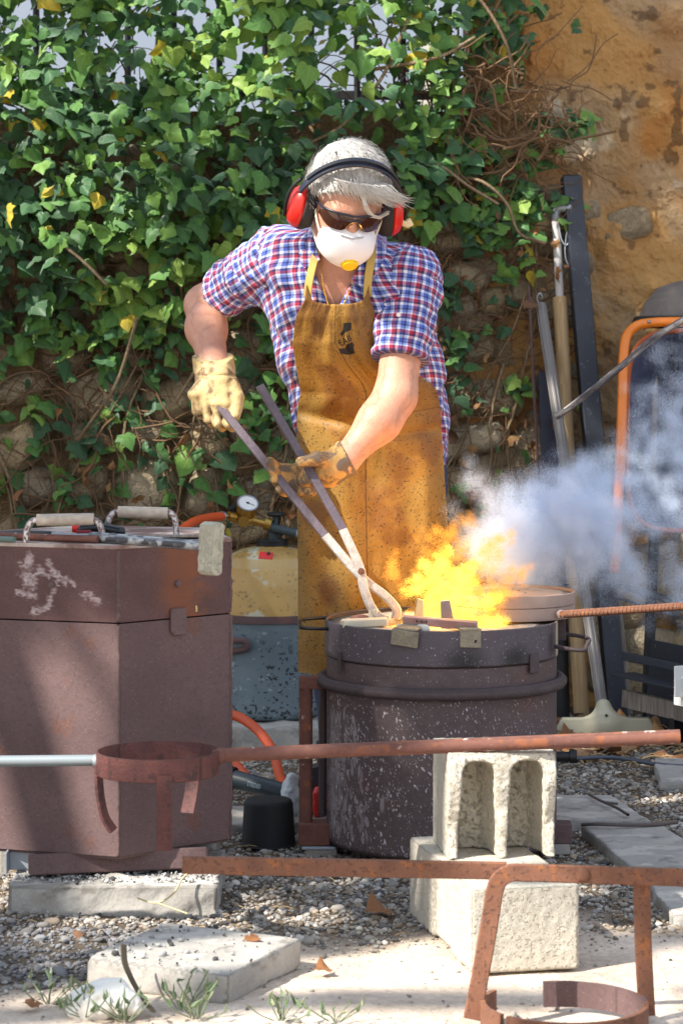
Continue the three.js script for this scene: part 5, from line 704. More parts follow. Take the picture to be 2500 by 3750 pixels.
  one('timber_board', 'weathered timber board under the lower black trough', 'board', bar(V(0.815, 0.100, -7.37), V(1.30, 0.056, -6.73), 0.022, 0.05, 0.002, 0.62), M.greyWood);
  one('dark_crate', 'dark crate under the timber board beside the wall', 'crate', merge([put(rbox(0.5, 0.07, 0.02, 0.003), [1.12, 0.033, -7.36], [0, 0.7, 0]), put(rbox(0.5, 0.07, 0.02, 0.003), [1.24, 0.033, -7.18], [0, 0.7, 0]), put(rbox(0.03, 0.07, 0.24, 0.003), [1.0, 0.033, -7.42], [0, 0.7, 0])]), M.black);
  const gr = thing('white_grating', 'white ribbed plastic grating piece resting in the black trough', 'grating', [1.0, 0.13, -7.1]);
  part('plate', put(rbox(0.10, 0.085, 0.006, 0.002), [0.955, 0.197, -7.02], [0, 0.5, 0]), M.white, gr);
  for (let i = 0; i < 5; i++) part('rib', put(rbox(0.008, 0.055, 0.010, 0.001), [0.934 + i * 0.0135, 0.18, -7.004 - i * 0.0075], [0, 0.5, 0]), M.white, gr);
  part('foot', put(rbox(0.08, 0.03, 0.05, 0.002), [0.962, 0.142, -7.04], [0, 0.5, 0]), M.white, gr);
  one('stirring_rod', 'crusted grey iron stirring rod reaching in over the smoke', 'rod', merge([capTube([[0.541, 0.943, -6.40], [0.56, 0.957, -6.385], [0.68, 1.06, -6.30], [0.76, 1.135, -6.25], [0.84, 1.19, -6.2], [1.15, 1.43, -6.0]], 0.0085, 60, 10)]), mat(tex(512, (u, v) => { const a = tf(u, v, 6, 5, 861), b = tf(u, v, 30, 2, 863); return [...mix3([74, 70, 74], [190, 184, 176], sstep(0.35, 0.65, a) * 0.85 + b * 0.15), b]; }, 0.25), { bump: 0.002 }));
}
// ---------------------------------------------------------------- litter, twigs, cables, weeds, rag
{
  const R = rng(91);
  for (let i = 0; i < 90; i++) {
    const heap = i < 64; let x, D;
    if (heap) { x = 0.5 + R() * 0.55; D = 6.85 + R() * 0.62; } else { x = (R() * 2 - 1) * 0.75; D = 4.3 + R() * 2.6; }
    if (i >= 80) { x = -0.3 + R() * 0.12; D = 6.1 + R() * 0.5; }
    const o = new THREE.Mesh(dryGeos[i % 2], brownMats[i % 3]); o.name = numbered('fallen_leaf'); const s = heap ? 0.045 + R() * 0.04 : 0.022 + R() * 0.022; o.scale.setScalar(s); o.rotation.set(-1.57 + (R() - 0.5) * 1.0, (R() - 0.5) * 0.8, R() * 6.3); o.position.set(x, groundY(x, D) + 0.012 + (heap ? R() * 0.02 : 0), -D);
    o.userData = heap ? { label: 'curled brown fallen leaf in the litter below the troughs', category: 'leaf', group: 'fallen leaves in the litter by the wall' } : { label: 'dry brown fallen leaf lying on the open gravel', category: 'leaf', group: 'fallen leaves scattered over the gravel' }; o.castShadow = o.receiveShadow = true; scene.add(o);
  }
  for (const [x, D, s, l] of [[-0.165, 4.62, 0.03, 'yellow brown fallen leaf on the dusty flagstone'], [0.08, 5.02, 0.06, 'large tan fallen leaf beside the lower concrete block'], [0.62, 7.52, 0.12, 'big brown fallen leaf behind the squeegee blade'], [-0.03, 4.56, 0.035, 'reddish fallen leaf at the flagstone edge'], [-0.52, 4.33, 0.03, 'round tan fallen leaf near the weeds']]) {
    const o = new THREE.Mesh(dryGeos[1], brownMats[0]); o.name = numbered('fallen_leaf'); o.scale.setScalar(s); o.rotation.set(-1.35, 0.2, R() * 6); o.position.set(x, (Math.abs(x + 0.165) < 0.01 ? 0.055 : groundY(x, D) + 0.015), -D); o.userData = { label: l, category: 'leaf' }; o.castShadow = o.receiveShadow = true; scene.add(o);
  }
  const lt = []; for (let i = 0; i < 260; i++) { const x = 0.42 + R() * 0.7, D = 6.7 + R() * 0.85, a = R() * 6.3, L = 0.02 + R() * 0.07, y = groundY(x, D) + 0.006 + R() * 0.015; lt.push(tube([V(x, y, -D), V(x + Math.cos(a) * L * 0.5, y + 0.006, -D + Math.sin(a) * L * 0.5), V(x + Math.cos(a) * L, y, -D + Math.sin(a) * L)], 0.0012 + R() * 0.002, 5, 4)); }
  for (let i = 0; i < 300; i++) { const x = (R() * 2 - 1) * 0.8, D = 4.5 + R() * 2.3; if (dustAt(x, D) > 0.5) continue; const a = R() * 6.3, L = 0.015 + R() * 0.04, y = groundY(x, D) + 0.009; lt.push(tube([V(x, y, -D), V(x + Math.cos(a) * L * 0.5, y + 0.004, -D + Math.sin(a) * L * 0.5), V(x + Math.cos(a) * L, y, -D + Math.sin(a) * L)], 0.0008 + R() * 0.001, 4, 3)); }
  structure('twig_litter', merge(lt), plain(150, 126, 92, { roughness: 1 }), false, 'stuff').userData.label = 'fine dry twigs and straw strewn over the ground';
  const dk = plain(92, 82, 78, { roughness: 0.95 });
  one('twig', 'dark forked twig lying across the farther flagstone', 'twig', merge([tube([[0.60, 0.030, -6.20], [0.615, 0.034, -6.10], [0.645, 0.034, -6.0], [0.665, 0.030, -5.93]], 0.0036, 24, 8), tube([[0.625, 0.034, -6.07], [0.655, 0.032, -6.06]], 0.003, 8, 6)]), dk);
  one('twig', 'long dark twig along the far edge of the nearer flagstone', 'twig', tube([[0.548, 0.026, -5.83], [0.58, 0.033, -5.80], [0.64, 0.031, -5.80], [0.71, 0.028, -5.82], [0.77, 0.026, -5.86]], 0.004, 30, 8), dk);
  one('cable', 'grey cable running through the leaf litter', 'cable', tube([[0.48, 0.012, -6.75], [0.6, 0.02, -6.78], [0.72, 0.018, -6.82], [0.86, 0.016, -6.70], [1.05, 0.014, -6.68]], 0.006, 50, 8), plain(72, 78, 88, { roughness: 0.5 }));
  one('straw_stalk', 'pale forked straw stalk lying on the slab under the kiln', 'straw', merge([tube([[-0.40, 0.035, -5.02], [-0.36, 0.03, -5.0], [-0.33, 0.045, -5.02], [-0.31, 0.075, -5.03], [-0.29, 0.085, -5.04]], 0.002, 30, 5), tube([[-0.36, 0.03, -5.0], [-0.30, 0.016, -4.97]], 0.0016, 8, 5)]), plain(206, 186, 140));
  const rag = nets((x, y, z) => { const d = smin(cone([-0.435, 0.012, -4.30], [-0.36, 0.02, -4.28], 0.028, 0.024)(x, y, z), cone([-0.40, 0.03, -4.30], [-0.375, 0.038, -4.29], 0.022, 0.018)(x, y, z), 0.02); return d + (fbm(x * 40, y * 40, z * 40, 3) - 0.5) * 0.026; }, [-0.5, -0.02, -4.36], [-0.31, 0.09, -4.22], 0.004);
  one('plaster_lump', 'crumbly white plaster lump among the weeds', 'plaster', rag, plain(226, 222, 212, { roughness: 1 }));
  one('metal_strip', 'dark curled metal strip sticking up by the flagstone', 'metal strip', sweep([[-0.375, 0.09, -4.40], [-0.372, 0.065, -4.385], [-0.36, 0.045, -4.36], [-0.34, 0.025, -4.32], [-0.315, 0.006, -4.28]], 0.012, 0.003, V(0.6, 0.5, 0.6), 20), plain(76, 66, 48));
  // weeds
  const blade = leafGeo(0.3, 0.3, 0.5);
  const weedM = [leafMat(S(108, 136, 88)), leafMat(S(140, 160, 116)), leafMat(S(164, 172, 128))];
  [[-0.50, 4.36, 14, 0.05], [-0.43, 4.28, 18, 0.05], [-0.27, 4.31, 9, 0.065], [-0.24, 4.27, 18, 0.055], [-0.10, 4.25, 12, 0.04], [-0.01, 4.24, 9, 0.03], [-0.36, 4.25, 18, 0.045]].forEach(([x, D, n, h], k) => {
    const o = thing('weed', ['spindly green weed beside the dark gravel', 'low leafy weed in front of the plaster lump', 'upright weed sprouting before the dusty flagstone', 'broad leafy weed below the flagstone corner', 'small weed on the pale dust right of the flagstone', 'tiny weed sprig alone on the pale dust', 'grassy weed clump between plaster lump and flagstone corner'][k], 'weed', [x, 0, -D]), tw = [];
    for (let i = 0; i < n; i++) { const a = R() * 6.3, r = R() * 0.045, hh = h * (0.3 + R() * 0.7), e = V(x + Math.cos(a) * (r + 0.015), hh, -D + Math.sin(a) * r); tw.push(tube([V(x + Math.cos(a) * r * 0.3, 0, -D + Math.sin(a) * r * 0.3), V(x + Math.cos(a) * r, hh * 0.6, -D + Math.sin(a) * r), e], 0.0011, 6, 4)); const lf = new THREE.Mesh(blade, weedM[i % 3]); lf.name = 'leaf'; const s = 0.008 + R() * 0.011; lf.scale.set(s * 0.42, s * 1.4, s); lf.position.set(e.x - x, e.y, e.z + D); lf.rotation.set((R() - 0.5) * 1.6 - 0.4, R() * 6.3, (R() - 0.5) * 2); lf.castShadow = lf.receiveShadow = true; o.add(lf); }
    part('stem', merge(tw), weedM[1], o);
  });
}
// ---------------------------------------------------------------- fire and smoke, as clouds of tiny flecks
// one small cloud of flecks is copied many times over
function flecks(name, copies, per, size, spread, sample, m, label, cat) {
  const pos = new Float32Array(per * 9), R = rng(per + 3), a = V(0, 0, 0), b = V(0, 0, 0), c = V(0, 0, 0);
  for (let k = 0; k < per; k++) {
    const p = [gauss(R), gauss(R), gauss(R)], s = size / spread * (0.7 + 0.6 * R());
    a.set(R() - 0.5, R() - 0.5, R() - 0.5).normalize(); b.set(R() - 0.5, R() - 0.5, R() - 0.5).cross(a).normalize(); c.copy(a).cross(b);
    for (let v = 0; v < 3; v++) { const t = v * 2.094, u = Math.cos(t) * s, w = Math.sin(t) * s; pos[k * 9 + v * 3] = p[0] + b.x * u + c.x * w; pos[k * 9 + v * 3 + 1] = p[1] + b.y * u + c.y * w; pos[k * 9 + v * 3 + 2] = p[2] + b.z * u + c.z * w; }
  }
  const g = new THREE.BufferGeometry(); g.setAttribute('position', new THREE.BufferAttribute(pos, 3)); g.computeVertexNormals();
  const im = new THREE.InstancedMesh(g, m, copies), mx = new THREE.Matrix4(), q = new THREE.Quaternion(); let k = 0, tries = 0;
  while (k < copies && tries++ < copies * 60) { const p = sample(R); if (!p) continue; const f = spread * p[3]; q.setFromEuler(new THREE.Euler(R() * 6.3, R() * 6.3, R() * 6.3)); mx.compose(V(p[0], p[1], p[2]), q, V(f, f, f)); im.setMatrixAt(k++, mx); }
  im.count = k; im.name = numbered(name); im.userData = { kind: 'stuff', label, category: cat }; im.castShadow = im.receiveShadow = true; scene.add(im); return im;
}
const gauss = (R) => (R() + R() + R() + R() - 2) * 0.9;
{
  const fm = (r, g, b, e) => new THREE.MeshStandardMaterial({ color: 0x000000, emissive: new THREE.Color(r, g, b), emissiveIntensity: e, side: THREE.DoubleSide, roughness: 1 });
  const tongue = (list, k0) => (R) => {
    let q = R() * list.reduce((s, l) => s + l[5], 0), i = 0; while ((q -= list[i][5]) > 0) i++; const [x, z, h, w, ln] = list[i], t = Math.pow(R(), 1.9), wob = (fbm(x * 30, t * 4, z * 30, 2) - 0.5) * 0.06 * t;
    const r = w * (1 - t * 0.45), px = x + gauss(R) * r + wob + ln * t * t, py = 0.488 + t * h + gauss(R) * 0.008, pz = z + gauss(R) * r * 0.8;
    if (R() > clamp((fbm(px * 30, py * 11, pz * 30, 3) - k0) * 4)) return null; return [px, py, pz, 0.8 + 0.5 * R()];
  };
  const core = [[0.165, -5.66, 0.15, 0.030, 0.01, 1], [0.20, -5.68, 0.17, 0.036, 0.02, 1.2], [0.245, -5.66, 0.15, 0.042, 0.03, 1.2], [0.285, -5.60, 0.08, 0.036, 0.05, 1], [0.22, -5.72, 0.18, 0.036, 0.03, 1], [0.30, -5.555, 0.04, 0.03, 0.03, 0.9]], outer = [[0.13, -5.66, 0.17, 0.028, -0.015, 0.6], [0.18, -5.70, 0.24, 0.040, 0.02, 1], [0.23, -5.70, 0.26, 0.05, 0.05, 1.3], [0.28, -5.66, 0.22, 0.055, 0.08, 1.2], [0.31, -5.60, 0.15, 0.05, 0.10, 1]];
  flecks('flame', 420, 340, 0.0007, 0.010, tongue(core, 0.3), fm(1, 0.58, 0.07, 1.7), 'bright yellow flames rising from the furnace mouth', 'flame');
  flecks('flame', 520, 300, 0.0006, 0.011, tongue(outer, 0.36), fm(1, 0.36, 0.04, 1.1), 'thin orange flames licking above the yellow fire', 'flame');
  const pl = new THREE.PointLight(new THREE.Color(1, 0.55, 0.16), 0.16); pl.name = 'fire_light'; pl.position.set(0.225, 0.60, -5.64); pl.shadow.radius = 3; pl.castShadow = true; scene.add(pl);
  const pl2 = new THREE.PointLight(new THREE.Color(1, 0.42, 0.08), 0.10); pl2.name = 'fire_bed_light'; pl2.position.set(0.222, 0.49, -5.62); pl2.shadow.radius = 3; pl2.castShadow = true; scene.add(pl2);
  const sm = new THREE.MeshStandardMaterial({ color: new THREE.Color(0.74, 0.83, 0.97), roughness: 1, side: THREE.DoubleSide });
  const puffs = [[0.53, 0.735, -5.95, 0.075, 0.065, 0.08, 2.3], [0.46, 0.71, -5.9, 0.08, 0.065, 0.07, 1.6], [0.37, 0.71, -5.82, 0.07, 0.07, 0.06, 0.7], [0.59, 0.67, -6.0, 0.09, 0.07, 0.09, 1.8], [0.41, 0.66, -5.85, 0.075, 0.05, 0.07, 0.8], [0.35, 0.66, -5.8, 0.06, 0.06, 0.06, 0.5], [0.70, 0.67, -6.1, 0.10, 0.09, 0.1, 1.4], [0.80, 0.80, -6.2, 0.11, 0.13, 0.11, 1.7], [0.86, 0.98, -6.25, 0.10, 0.12, 0.12, 0.9], [0.45, 0.58, -6.0, 0.09, 0.05, 0.09, 0.6], [0.76, 0.56, -6.1, 0.11, 0.06, 0.1, 0.9], [0.30, 0.74, -5.78, 0.045, 0.08, 0.05, 0.2], [0.62, 0.80, -6.05, 0.08, 0.06, 0.09, 0.6]];
  const tot = puffs.reduce((s, p) => s + p[6], 0);
  flecks('smoke', 2400, 1300, 0.00036, 0.020, (R) => { let t = R() * tot, i = 0; while ((t -= puffs[i][6]) > 0) i++; const p = puffs[i], x = p[0] + gauss(R) * p[3] * 1.25, y = p[1] + gauss(R) * p[4] * 1.25, z = p[2] + gauss(R) * p[5] * 1.25; if (R() > clamp((fbm(x * 9 + y * 4, y * 11, z * 9, 3) - 0.3) * 3.2)) return null; return [x, y, z, 0.7 + 0.7 * R()]; }, sm, 'pale blue smoke drifting right from the furnace', 'smoke');
}
// ---------------------------------------------------------------- the man
{
  const man = thing('person', 'person in plaid shirt, leather apron, ear muffs and dust mask holding tongs over the furnace', 'person', [0.08, 0, -6.12]);
  const ROWS = [[0.70, 0.077, -6.165, 0.135, 0.10], [0.78, 0.076, -6.16, 0.145, 0.11], [0.88, 0.074, -6.14, 0.158, 0.118], [1.0, 0.064, -6.065, 0.165, 0.118], [1.1, 0.042, -6.0, 0.168, 0.116], [1.2, 0.014, -5.945, 0.178, 0.114], [1.28, 0.0, -5.915, 0.172, 0.100], [1.33, -0.004, -5.895, 0.13, 0.080], [1.37, -0.005, -5.885, 0.07, 0.060], [1.40, -0.005, -5.88, 0.03, 0.03]];
  const rowAt = (y) => { let i = 0; while (i < ROWS.length - 2 && ROWS[i + 1][0] < y) i++; const a = ROWS[i], b = ROWS[i + 1], t = clamp((y - a[0]) / (b[0] - a[0])), q = t * t * (3 - 2 * t) * 0.4 + t * 0.6; return [lerp(a[1], b[1], q), lerp(a[2], b[2], q), lerp(a[3], b[3], q), lerp(a[4], b[4], q)]; };
  const torso = (x, y, z) => { const ye = y + 0.16 * x * sstep(1.05, 1.25, y), [cx, cz, a, b] = rowAt(ye), k = Math.hypot((x - cx) / a, (z - cz) / b); return Math.max((k - 1) * Math.min(a, b) * 0.9, 0.72 - y, ye - 1.395); };
  const shR = [-0.158, 1.318, -5.92], elR = [-0.328, 1.218, -6.12], wrR = [-0.296, 1.074, -5.915], shL = [0.158, 1.265, -5.875], elL = [0.122, 1.004, -5.785], wrL = [0.002, 0.858, -5.72];
  const mid = (a, b, t, o = [0, 0, 0]) => [lerp(a[0], b[0], t) + o[0], lerp(a[1], b[1], t) + o[1], lerp(a[2], b[2], t) + o[2]];
  // head frame
  const HM = new THREE.Matrix4().compose(V(0.0128, 1.441, -5.762), new THREE.Quaternion().setFromEuler(new THREE.Euler(0.56, 0.16, -0.09, 'YXZ')), V(1, 1, 1)), HI = HM.clone().invert(), he = HI.elements;
  const toHead = (x, y, z) => [he[0] * x + he[4] * y + he[8] * z + he[12], he[1] * x + he[5] * y + he[9] * z + he[13], he[2] * x + he[6] * y + he[10] * z + he[14]];
  const hp = (x, y, z) => V(x, y, z).applyMatrix4(HM), ha = (v) => v.toArray();
  const cran = ell([0, 0.028, -0.012], [0.077, 0.098, 0.099]), face = ell([0, -0.045, 0.022], [0.065, 0.093, 0.076]), chin = cone([0, -0.118, 0.055], [0, -0.09, 0.05], 0.025, 0.035), nose = cone([0, 0.002, 0.092], [0, -0.032, 0.098], 0.009, 0.012), brow = cone([-0.036, 0.018, 0.076], [0.036, 0.018, 0.076], 0.014, 0.014), lips = cone([-0.02, -0.076, 0.088], [0.02, -0.076, 0.088], 0.009, 0.009), ears = [-1, 1].map((s) => ell([s * 0.078, -0.012, -0.008], [0.012, 0.033, 0.021])), eyes = [-1, 1].map((s) => ell([s * 0.031, -0.002, 0.096], [0.018, 0.012, 0.014]));
  const neckB = [-0.005, 1.285, -5.905], neck = cone(neckB, ha(hp(0, -0.07, -0.03)), 0.072, 0.060);
  const headSDF = (x, y, z) => { const [a, b, c] = toHead(x, y, z); let d = smin(cran(a, b, c), face(a, b, c), 0.04); d = smin(d, chin(a, b, c), 0.03); d = smin(d, brow(a, b, c), 0.015); for (const e of eyes) d = smax(d, -e(a, b, c), 0.015); d = smin(d, nose(a, b, c), 0.012); d = smin(d, lips(a, b, c), 0.01); for (const e of ears) d = smin(d, e(a, b, c), 0.012); return smin(d, neck(x, y, z), 0.03); };
  const armR = [cone(shR, elR, 0.056, 0.043), cone(elR, mid(elR, wrR, 0.4, [-0.004, 0, 0]), 0.043, 0.045), cone(mid(elR, wrR, 0.4, [-0.004, 0, 0]), wrR, 0.045, 0.033)], armL = [cone(shL, elL, 0.056, 0.044), cone(elL, mid(elL, wrL, 0.35, [0.006, -0.002, 0.004]), 0.044, 0.045), cone(mid(elL, wrL, 0.35, [0.006, -0.002, 0.004]), wrL, 0.045, 0.029)], hands = [cone(wrR, [-0.285, 1.0, -5.835], 0.03, 0.026), cone(wrL, [-0.055, 0.83, -5.722], 0.027, 0.02)];
  const legs = [[0.012, -6.19], [0.155, -6.20]].flatMap(([x, z]) => [cone([x, 0.80, z], [x - 0.01, 0.45, z + 0.04], 0.078, 0.058), cone([x - 0.01, 0.45, z + 0.04], [x - 0.01, 0.08, z - 0.02], 0.060, 0.04), cone([x - 0.01, 0.05, z - 0.03], [x - 0.015, 0.035, z + 0.13], 0.036, 0.03)]);
  const bodySDF = (x, y, z) => { let d = torso(x, y, z) + 0.004; for (const f of [...armR, ...armL, ...hands]) d = smin(d, f(x, y, z), 0.03); if (y < 0.95) for (const f of legs) d = smin(d, f(x, y, z), 0.03); return smin(d, neck(x, y, z), 0.04); };
  const bodyG = nets((x, y, z) => (y > 1.335 ? Math.max(bodySDF(x, y, z), y - 1.345) : bodySDF(x, y, z)), [-0.42, 0.0, -6.34], [0.29, 1.40, -5.64], 0.009);
  const headG = nets((x, y, z) => Math.max(headSDF(x, y, z), 1.32 - y), [-0.14, 1.31, -5.95], [0.16, 1.58, -5.60], 0.0045);
  const skinMesh = part('body', merge([boxUV(bodyG), boxUV(headG)]), M.skin, man, true);
  // trousers and boots
  const den = mat(tex(256, (u, v) => { const a = tf(u, v, 5, 4, 901), b = hash3((u * 256) | 0, (v * 256) | 0, 4); return [...mix3([44, 50, 70], [72, 80, 104], a * 0.7 + b * 0.3), b]; }, 0.2), {});
  part('trousers', nets((x, y, z) => { let d = torso(x, y, z) - 0.006; for (let i = 0; i < 6; i++) if (i % 3 < 2) d = smin(d, legs[i](x, y, z) - 0.016, 0.05); return Math.max(d + (fbm(x * 14, y * 9, z * 14, 3) - 0.5) * 0.02, y - 0.93, 0.07 - y); }, [-0.16, 0.05, -6.33], [0.30, 0.96, -5.96], 0.009), den, man);
  part('boots', nets((x, y, z) => { let d = 1; for (const i of [2, 5]) d = Math.min(d, legs[i](x, y, z) - 0.012); for (const i of [1, 4]) d = smin(d, Math.max(legs[i](x, y, z) - 0.02, y - 0.16), 0.03); return Math.max(d, -y + 0.002); }, [-0.1, -0.01, -6.27], [0.25, 0.2, -5.95], 0.008), plain(52, 42, 36, { roughness: 0.6 }), man);
  // shirt
  const fold = (x, y, z) => (fbm(x * 16 + y * 5, y * 9, z * 16, 3) - 0.5) * 0.024 + Math.sin((x * 0.8 + y) * 60 + fbm(x * 12, y * 12, z * 12, 2) * 9) * 0.0022;
  const vx = (y) => lerp(-0.018, -0.012, (y - 1.2) / 0.12), vw = (y) => lerp(0.004, 0.066, clamp((y - 1.195) / 0.13));
  const shirt = (x, y, z) => { let d = smin(torso(x, y, z) - 0.014, cone(mid(shR, elR, -0.1), mid(shR, elR, 0.3), 0.066, 0.066)(x, y, z), 0.04); d = smin(d, cone(mid(shL, elL, -0.05), mid(shL, elL, 0.25), 0.066, 0.064)(x, y, z), 0.05); d = smin(d, cone([-0.11, 1.335, -5.93], [-0.06, 1.36, -5.915], 0.04, 0.03)(x, y, z), 0.04); d = smin(d, cone([0.12, 1.30, -5.90], [0.06, 1.35, -5.905], 0.04, 0.03)(x, y, z), 0.04); d += fold(x, y, z); d = smax(d, -neck(x, y, z) + 0.004, 0.008); if (z > -5.93) d = smax(d, -(Math.abs(x - vx(y)) - vw(y)), 0.008); return Math.max(d, 0.80 - y + 0.02 * Math.sin(x * 20)); };
  const plaidUV = (g, f) => { const p = g.attributes.position, uv = new Float32Array(p.count * 2); for (let i = 0; i < p.count; i++) { const r = f(p.getX(i), p.getY(i), p.getZ(i)); uv[i * 2] = r[0]; uv[i * 2 + 1] = r[1]; } g.setAttribute('uv', new THREE.BufferAttribute(uv, 2)); return g; };
  const sh = part('shirt', plaidUV(nets(shirt, [-0.30, 0.78, -6.30], [0.28, 1.42, -5.76], 0.007), (x, y, z) => { const [cx, cz] = rowAt(y); return [Math.atan2(x - cx, Math.max(-0.15, z - cz) + 0.06) * 0.17 + 0.02 * Math.sin(y * 9), y * 1.08 - z * 0.35 + 0.02 * Math.sin(x * 14)]; }), M.plaid, man, true);
  const sleeve = (A, B, t, r0, r1, seed) => {
    const E = V(...mid(A, B, t)), a = V(...A), d = E.clone().sub(a).normalize(), u = V(0, 1, 0.3).cross(d).normalize(), w = d.clone().cross(u), f = cone(mid(A, B, -0.05), mid(A, B, t + 0.1), r0, r1), e = [E.x, E.y, E.z];
    const sdf = (x, y, z) => { const al = (x - e[0]) * d.x + (y - e[1]) * d.y + (z - e[2]) * d.z; const wr = Math.sin(al * 120 + fbm(x * 20 + seed, y * 20, z * 20, 2) * 10) * 0.003 + (fbm(x * 22 + seed, y * 22, z * 22, 3) - 0.5) * 0.022; return Math.max(f(x, y, z) + wr * (al > -0.02 ? 0.5 : 1) - (al > -0.022 ? 0.002 : 0), al); };
    const lo = [0, 1, 2].map((k) => Math.min(A[k], e[k]) - 0.11), hi = [0, 1, 2].map((k) => Math.max(A[k], e[k]) + 0.11);
    part('sleeve', plaidUV(nets(sdf, lo, hi, 0.006), (x, y, z) => { const q = V(x, y, z).sub(a), h = q.dot(d), i = q.dot(u), j = q.dot(w); return [Math.atan2(i, j + 1e-4) * 0.062 + seed * 0.01, h]; }), M.plaid, sh, true);
  };
  sleeve(shR, elR, 0.72, 0.074, 0.061, 1); sleeve(shL, elL, 0.68, 0.075, 0.064, 4);
  part('collar', sweep([[-0.060, 1.400, -5.93], [-0.080, 1.385, -5.875], [-0.082, 1.360, -5.832], [-0.076, 1.335, -5.812], [-0.066, 1.305, -5.798]], 0.046, 0.005, V(-0.55, 0.25, 0.8), 16), M.plaid, sh);
  part('collar', sweep([[0.058, 1.395, -5.93], [0.084, 1.375, -5.875], [0.082, 1.340, -5.825], [0.064, 1.300, -5.800], [0.040, 1.258, -5.792]], 0.044, 0.005, V(0.45, 0.25, 0.85), 16), M.plaid, sh);
  for (const [x, y, z] of [[-0.060, 1.318, -5.7985], [0.128, 1.19, -5.742]]) part('button', cyl(V(x, y, z), V(x, y, z + 0.003), 0.005, 0.005, 10), M.white, sh);

  // leather apron
  const AP = [[1.250, -0.080, 0.062, 5.794, 0.0], [1.223, -0.084, 0.066, 5.794, 0.004], [1.185, -0.104, 0.080, 5.801, 0.02], [1.125, -0.113, 0.092, 5.826, 0.045], [1.075, -0.106, 0.145, 5.858, 0.06], [1.035, -0.099, 0.205, 5.890, 0.065], [1.01, -0.096, 0.226, 5.910, 0.07], [0.97, -0.104, 0.232, 5.930, 0.07], [0.81, -0.106, 0.243, 5.962, 0.065], [0.60, -0.103, 0.257, 5.982, 0.06], [0.338, -0.103, 0.270, 5.998, 0.05]];
  const apAt = (y) => { let i = 0; while (i < AP.length - 2 && AP[i + 1][0] > y) i++; const a = AP[i], b = AP[i + 1], t = clamp((a[0] - y) / (a[0] - b[0])); return [1, 2, 3, 4].map((k) => lerp(a[k], b[k], t)); };
  const apron = (s, t) => {   // s -1..1, t 0 top..1 bottom
    const top = 1.214 + 0.012 * s * s + 0.034 * Math.pow(Math.abs(s), 8), y = lerp(top, 0.338 + 0.006 * Math.sin(s * 5), t), [xl, xr, D, wr] = apAt(y), x = lerp(xl, xr, (s + 1) / 2), low = sstep(0.98, 0.8, y);
    let d = D + wr * Math.pow(Math.abs(s), 2.2);
    d -= 0.018 * Math.exp(-(((y - (1.0 - 0.05 * (s + 0.5))) / 0.045) ** 2)) * sstep(0.6, -0.2, s);                       // leather blousing over the tie
    d += 0.012 * Math.exp(-(((y - (0.965 - 0.035 * (s + 1))) / 0.014) ** 2)) * sstep(0.55, 0.1, s);                       // crease of the tie
    d -= 0.012 * Math.exp(-(((s + 0.45 - (y - 1.05) * 2.2) / 0.16) ** 2)) * sstep(0.94, 1.0, y) * sstep(1.15, 1.08, y);
    d += 0.008 * Math.exp(-(((s - 0.12) / 0.09) ** 2)) * sstep(1.2, 1.1, y) * sstep(0.95, 1.0, y);
    d += (Math.sin(s * 5.2 + 0.6) * 0.012 + Math.sin(s * 11 + y * 3) * 0.005) * low + (fbm(s * 3, y * 7, 4, 3) - 0.5) * 0.022;
    d += 0.010 * Math.exp(-(((y - 0.905 - 0.02 * s) / 0.012) ** 2)) * sstep(0.2, 0.6, s);
    return V(x, y, -d);
  };
  const cvl = document.createElement('canvas'); cvl.width = cvl.height = 256; { const c = cvl.getContext('2d'); c.fillStyle = '#000'; c.translate(128, 128); c.beginPath(); c.moveTo(-10, -118); c.lineTo(62, -122); c.lineTo(54, -66); c.lineTo(6, -48); c.lineTo(-34, -18); c.lineTo(-44, -40); c.lineTo(-18, -66); c.fill(); c.beginPath(); c.moveTo(-92, 112); c.lineTo(-84, 76); c.lineTo(-30, 70); c.lineTo(6, 40); c.lineTo(54, 24); c.lineTo(60, 44); c.lineTo(30, 80); c.lineTo(18, 110); c.lineTo(-40, 122); c.fill(); c.save(); c.rotate(-0.42); c.font = 'bold 66px sans-serif'; c.textAlign = 'center'; c.fillText('EAB', -12, 34); c.restore(); c.font = '16px sans-serif'; c.fillText('\u00ae', 62, -56); }
  const lg = cvl.getContext('2d').getImageData(0, 0, 256, 256).data;
  const leather = tex(512, (u, v) => {
    const U = u * 0.36, Vv = v * 0.92, a = tf(U, Vv, 6, 5, 921), b = tf(U, Vv, 240, 2, 925), s = tf(U, Vv, 9, 4, 927), sp = tf(U, Vv, 300, 2, 929), st = tf(U, Vv, 5, 3, 933);
    let c = mix3([128, 88, 28], [160, 118, 44], a * 0.9 + b * 0.15); c = mix3(c, [112, 70, 26], sstep(0.55, 0.7, s) * 0.65); c = mix3(c, [128, 104, 48], sstep(0.5, 0.62, st) * 0.45); c = mix3(c, [48, 36, 24], sstep(0.72, 0.78, sp) * 0.8);
    for (const [cx, cy, rx, ry] of [[0.28, 0.90, 0.06, 0.022], [0.72, 0.935, 0.07, 0.03], [0.2, 0.22, 0.09, 0.05], [0.12, 0.42, 0.1, 0.04]]) c = mix3(c, [92, 58, 26], sstep(1.1, 0.55, Math.hypot((u - cx) / rx, (v - cy) / ry) + (a - 0.5)) * 0.6);
    let h = 0.5 * b + 0.4 * a; const seam = Math.min(Math.abs(u - 0.47 - 0.05 * (v - 0.6)) * 0.36, v > 0.672 ? 9 : 9); if (seam < 0.0016) { c = mix3(c, [86, 54, 20], 0.75); h -= 0.5; }
    const ws = Math.abs(v - 0.70 + 0.02 * Math.sin(u * 3)) * 0.92; if (ws < 0.0012 && u > 0.62) { c = mix3(c, [86, 54, 20], 0.6); h -= 0.4; }
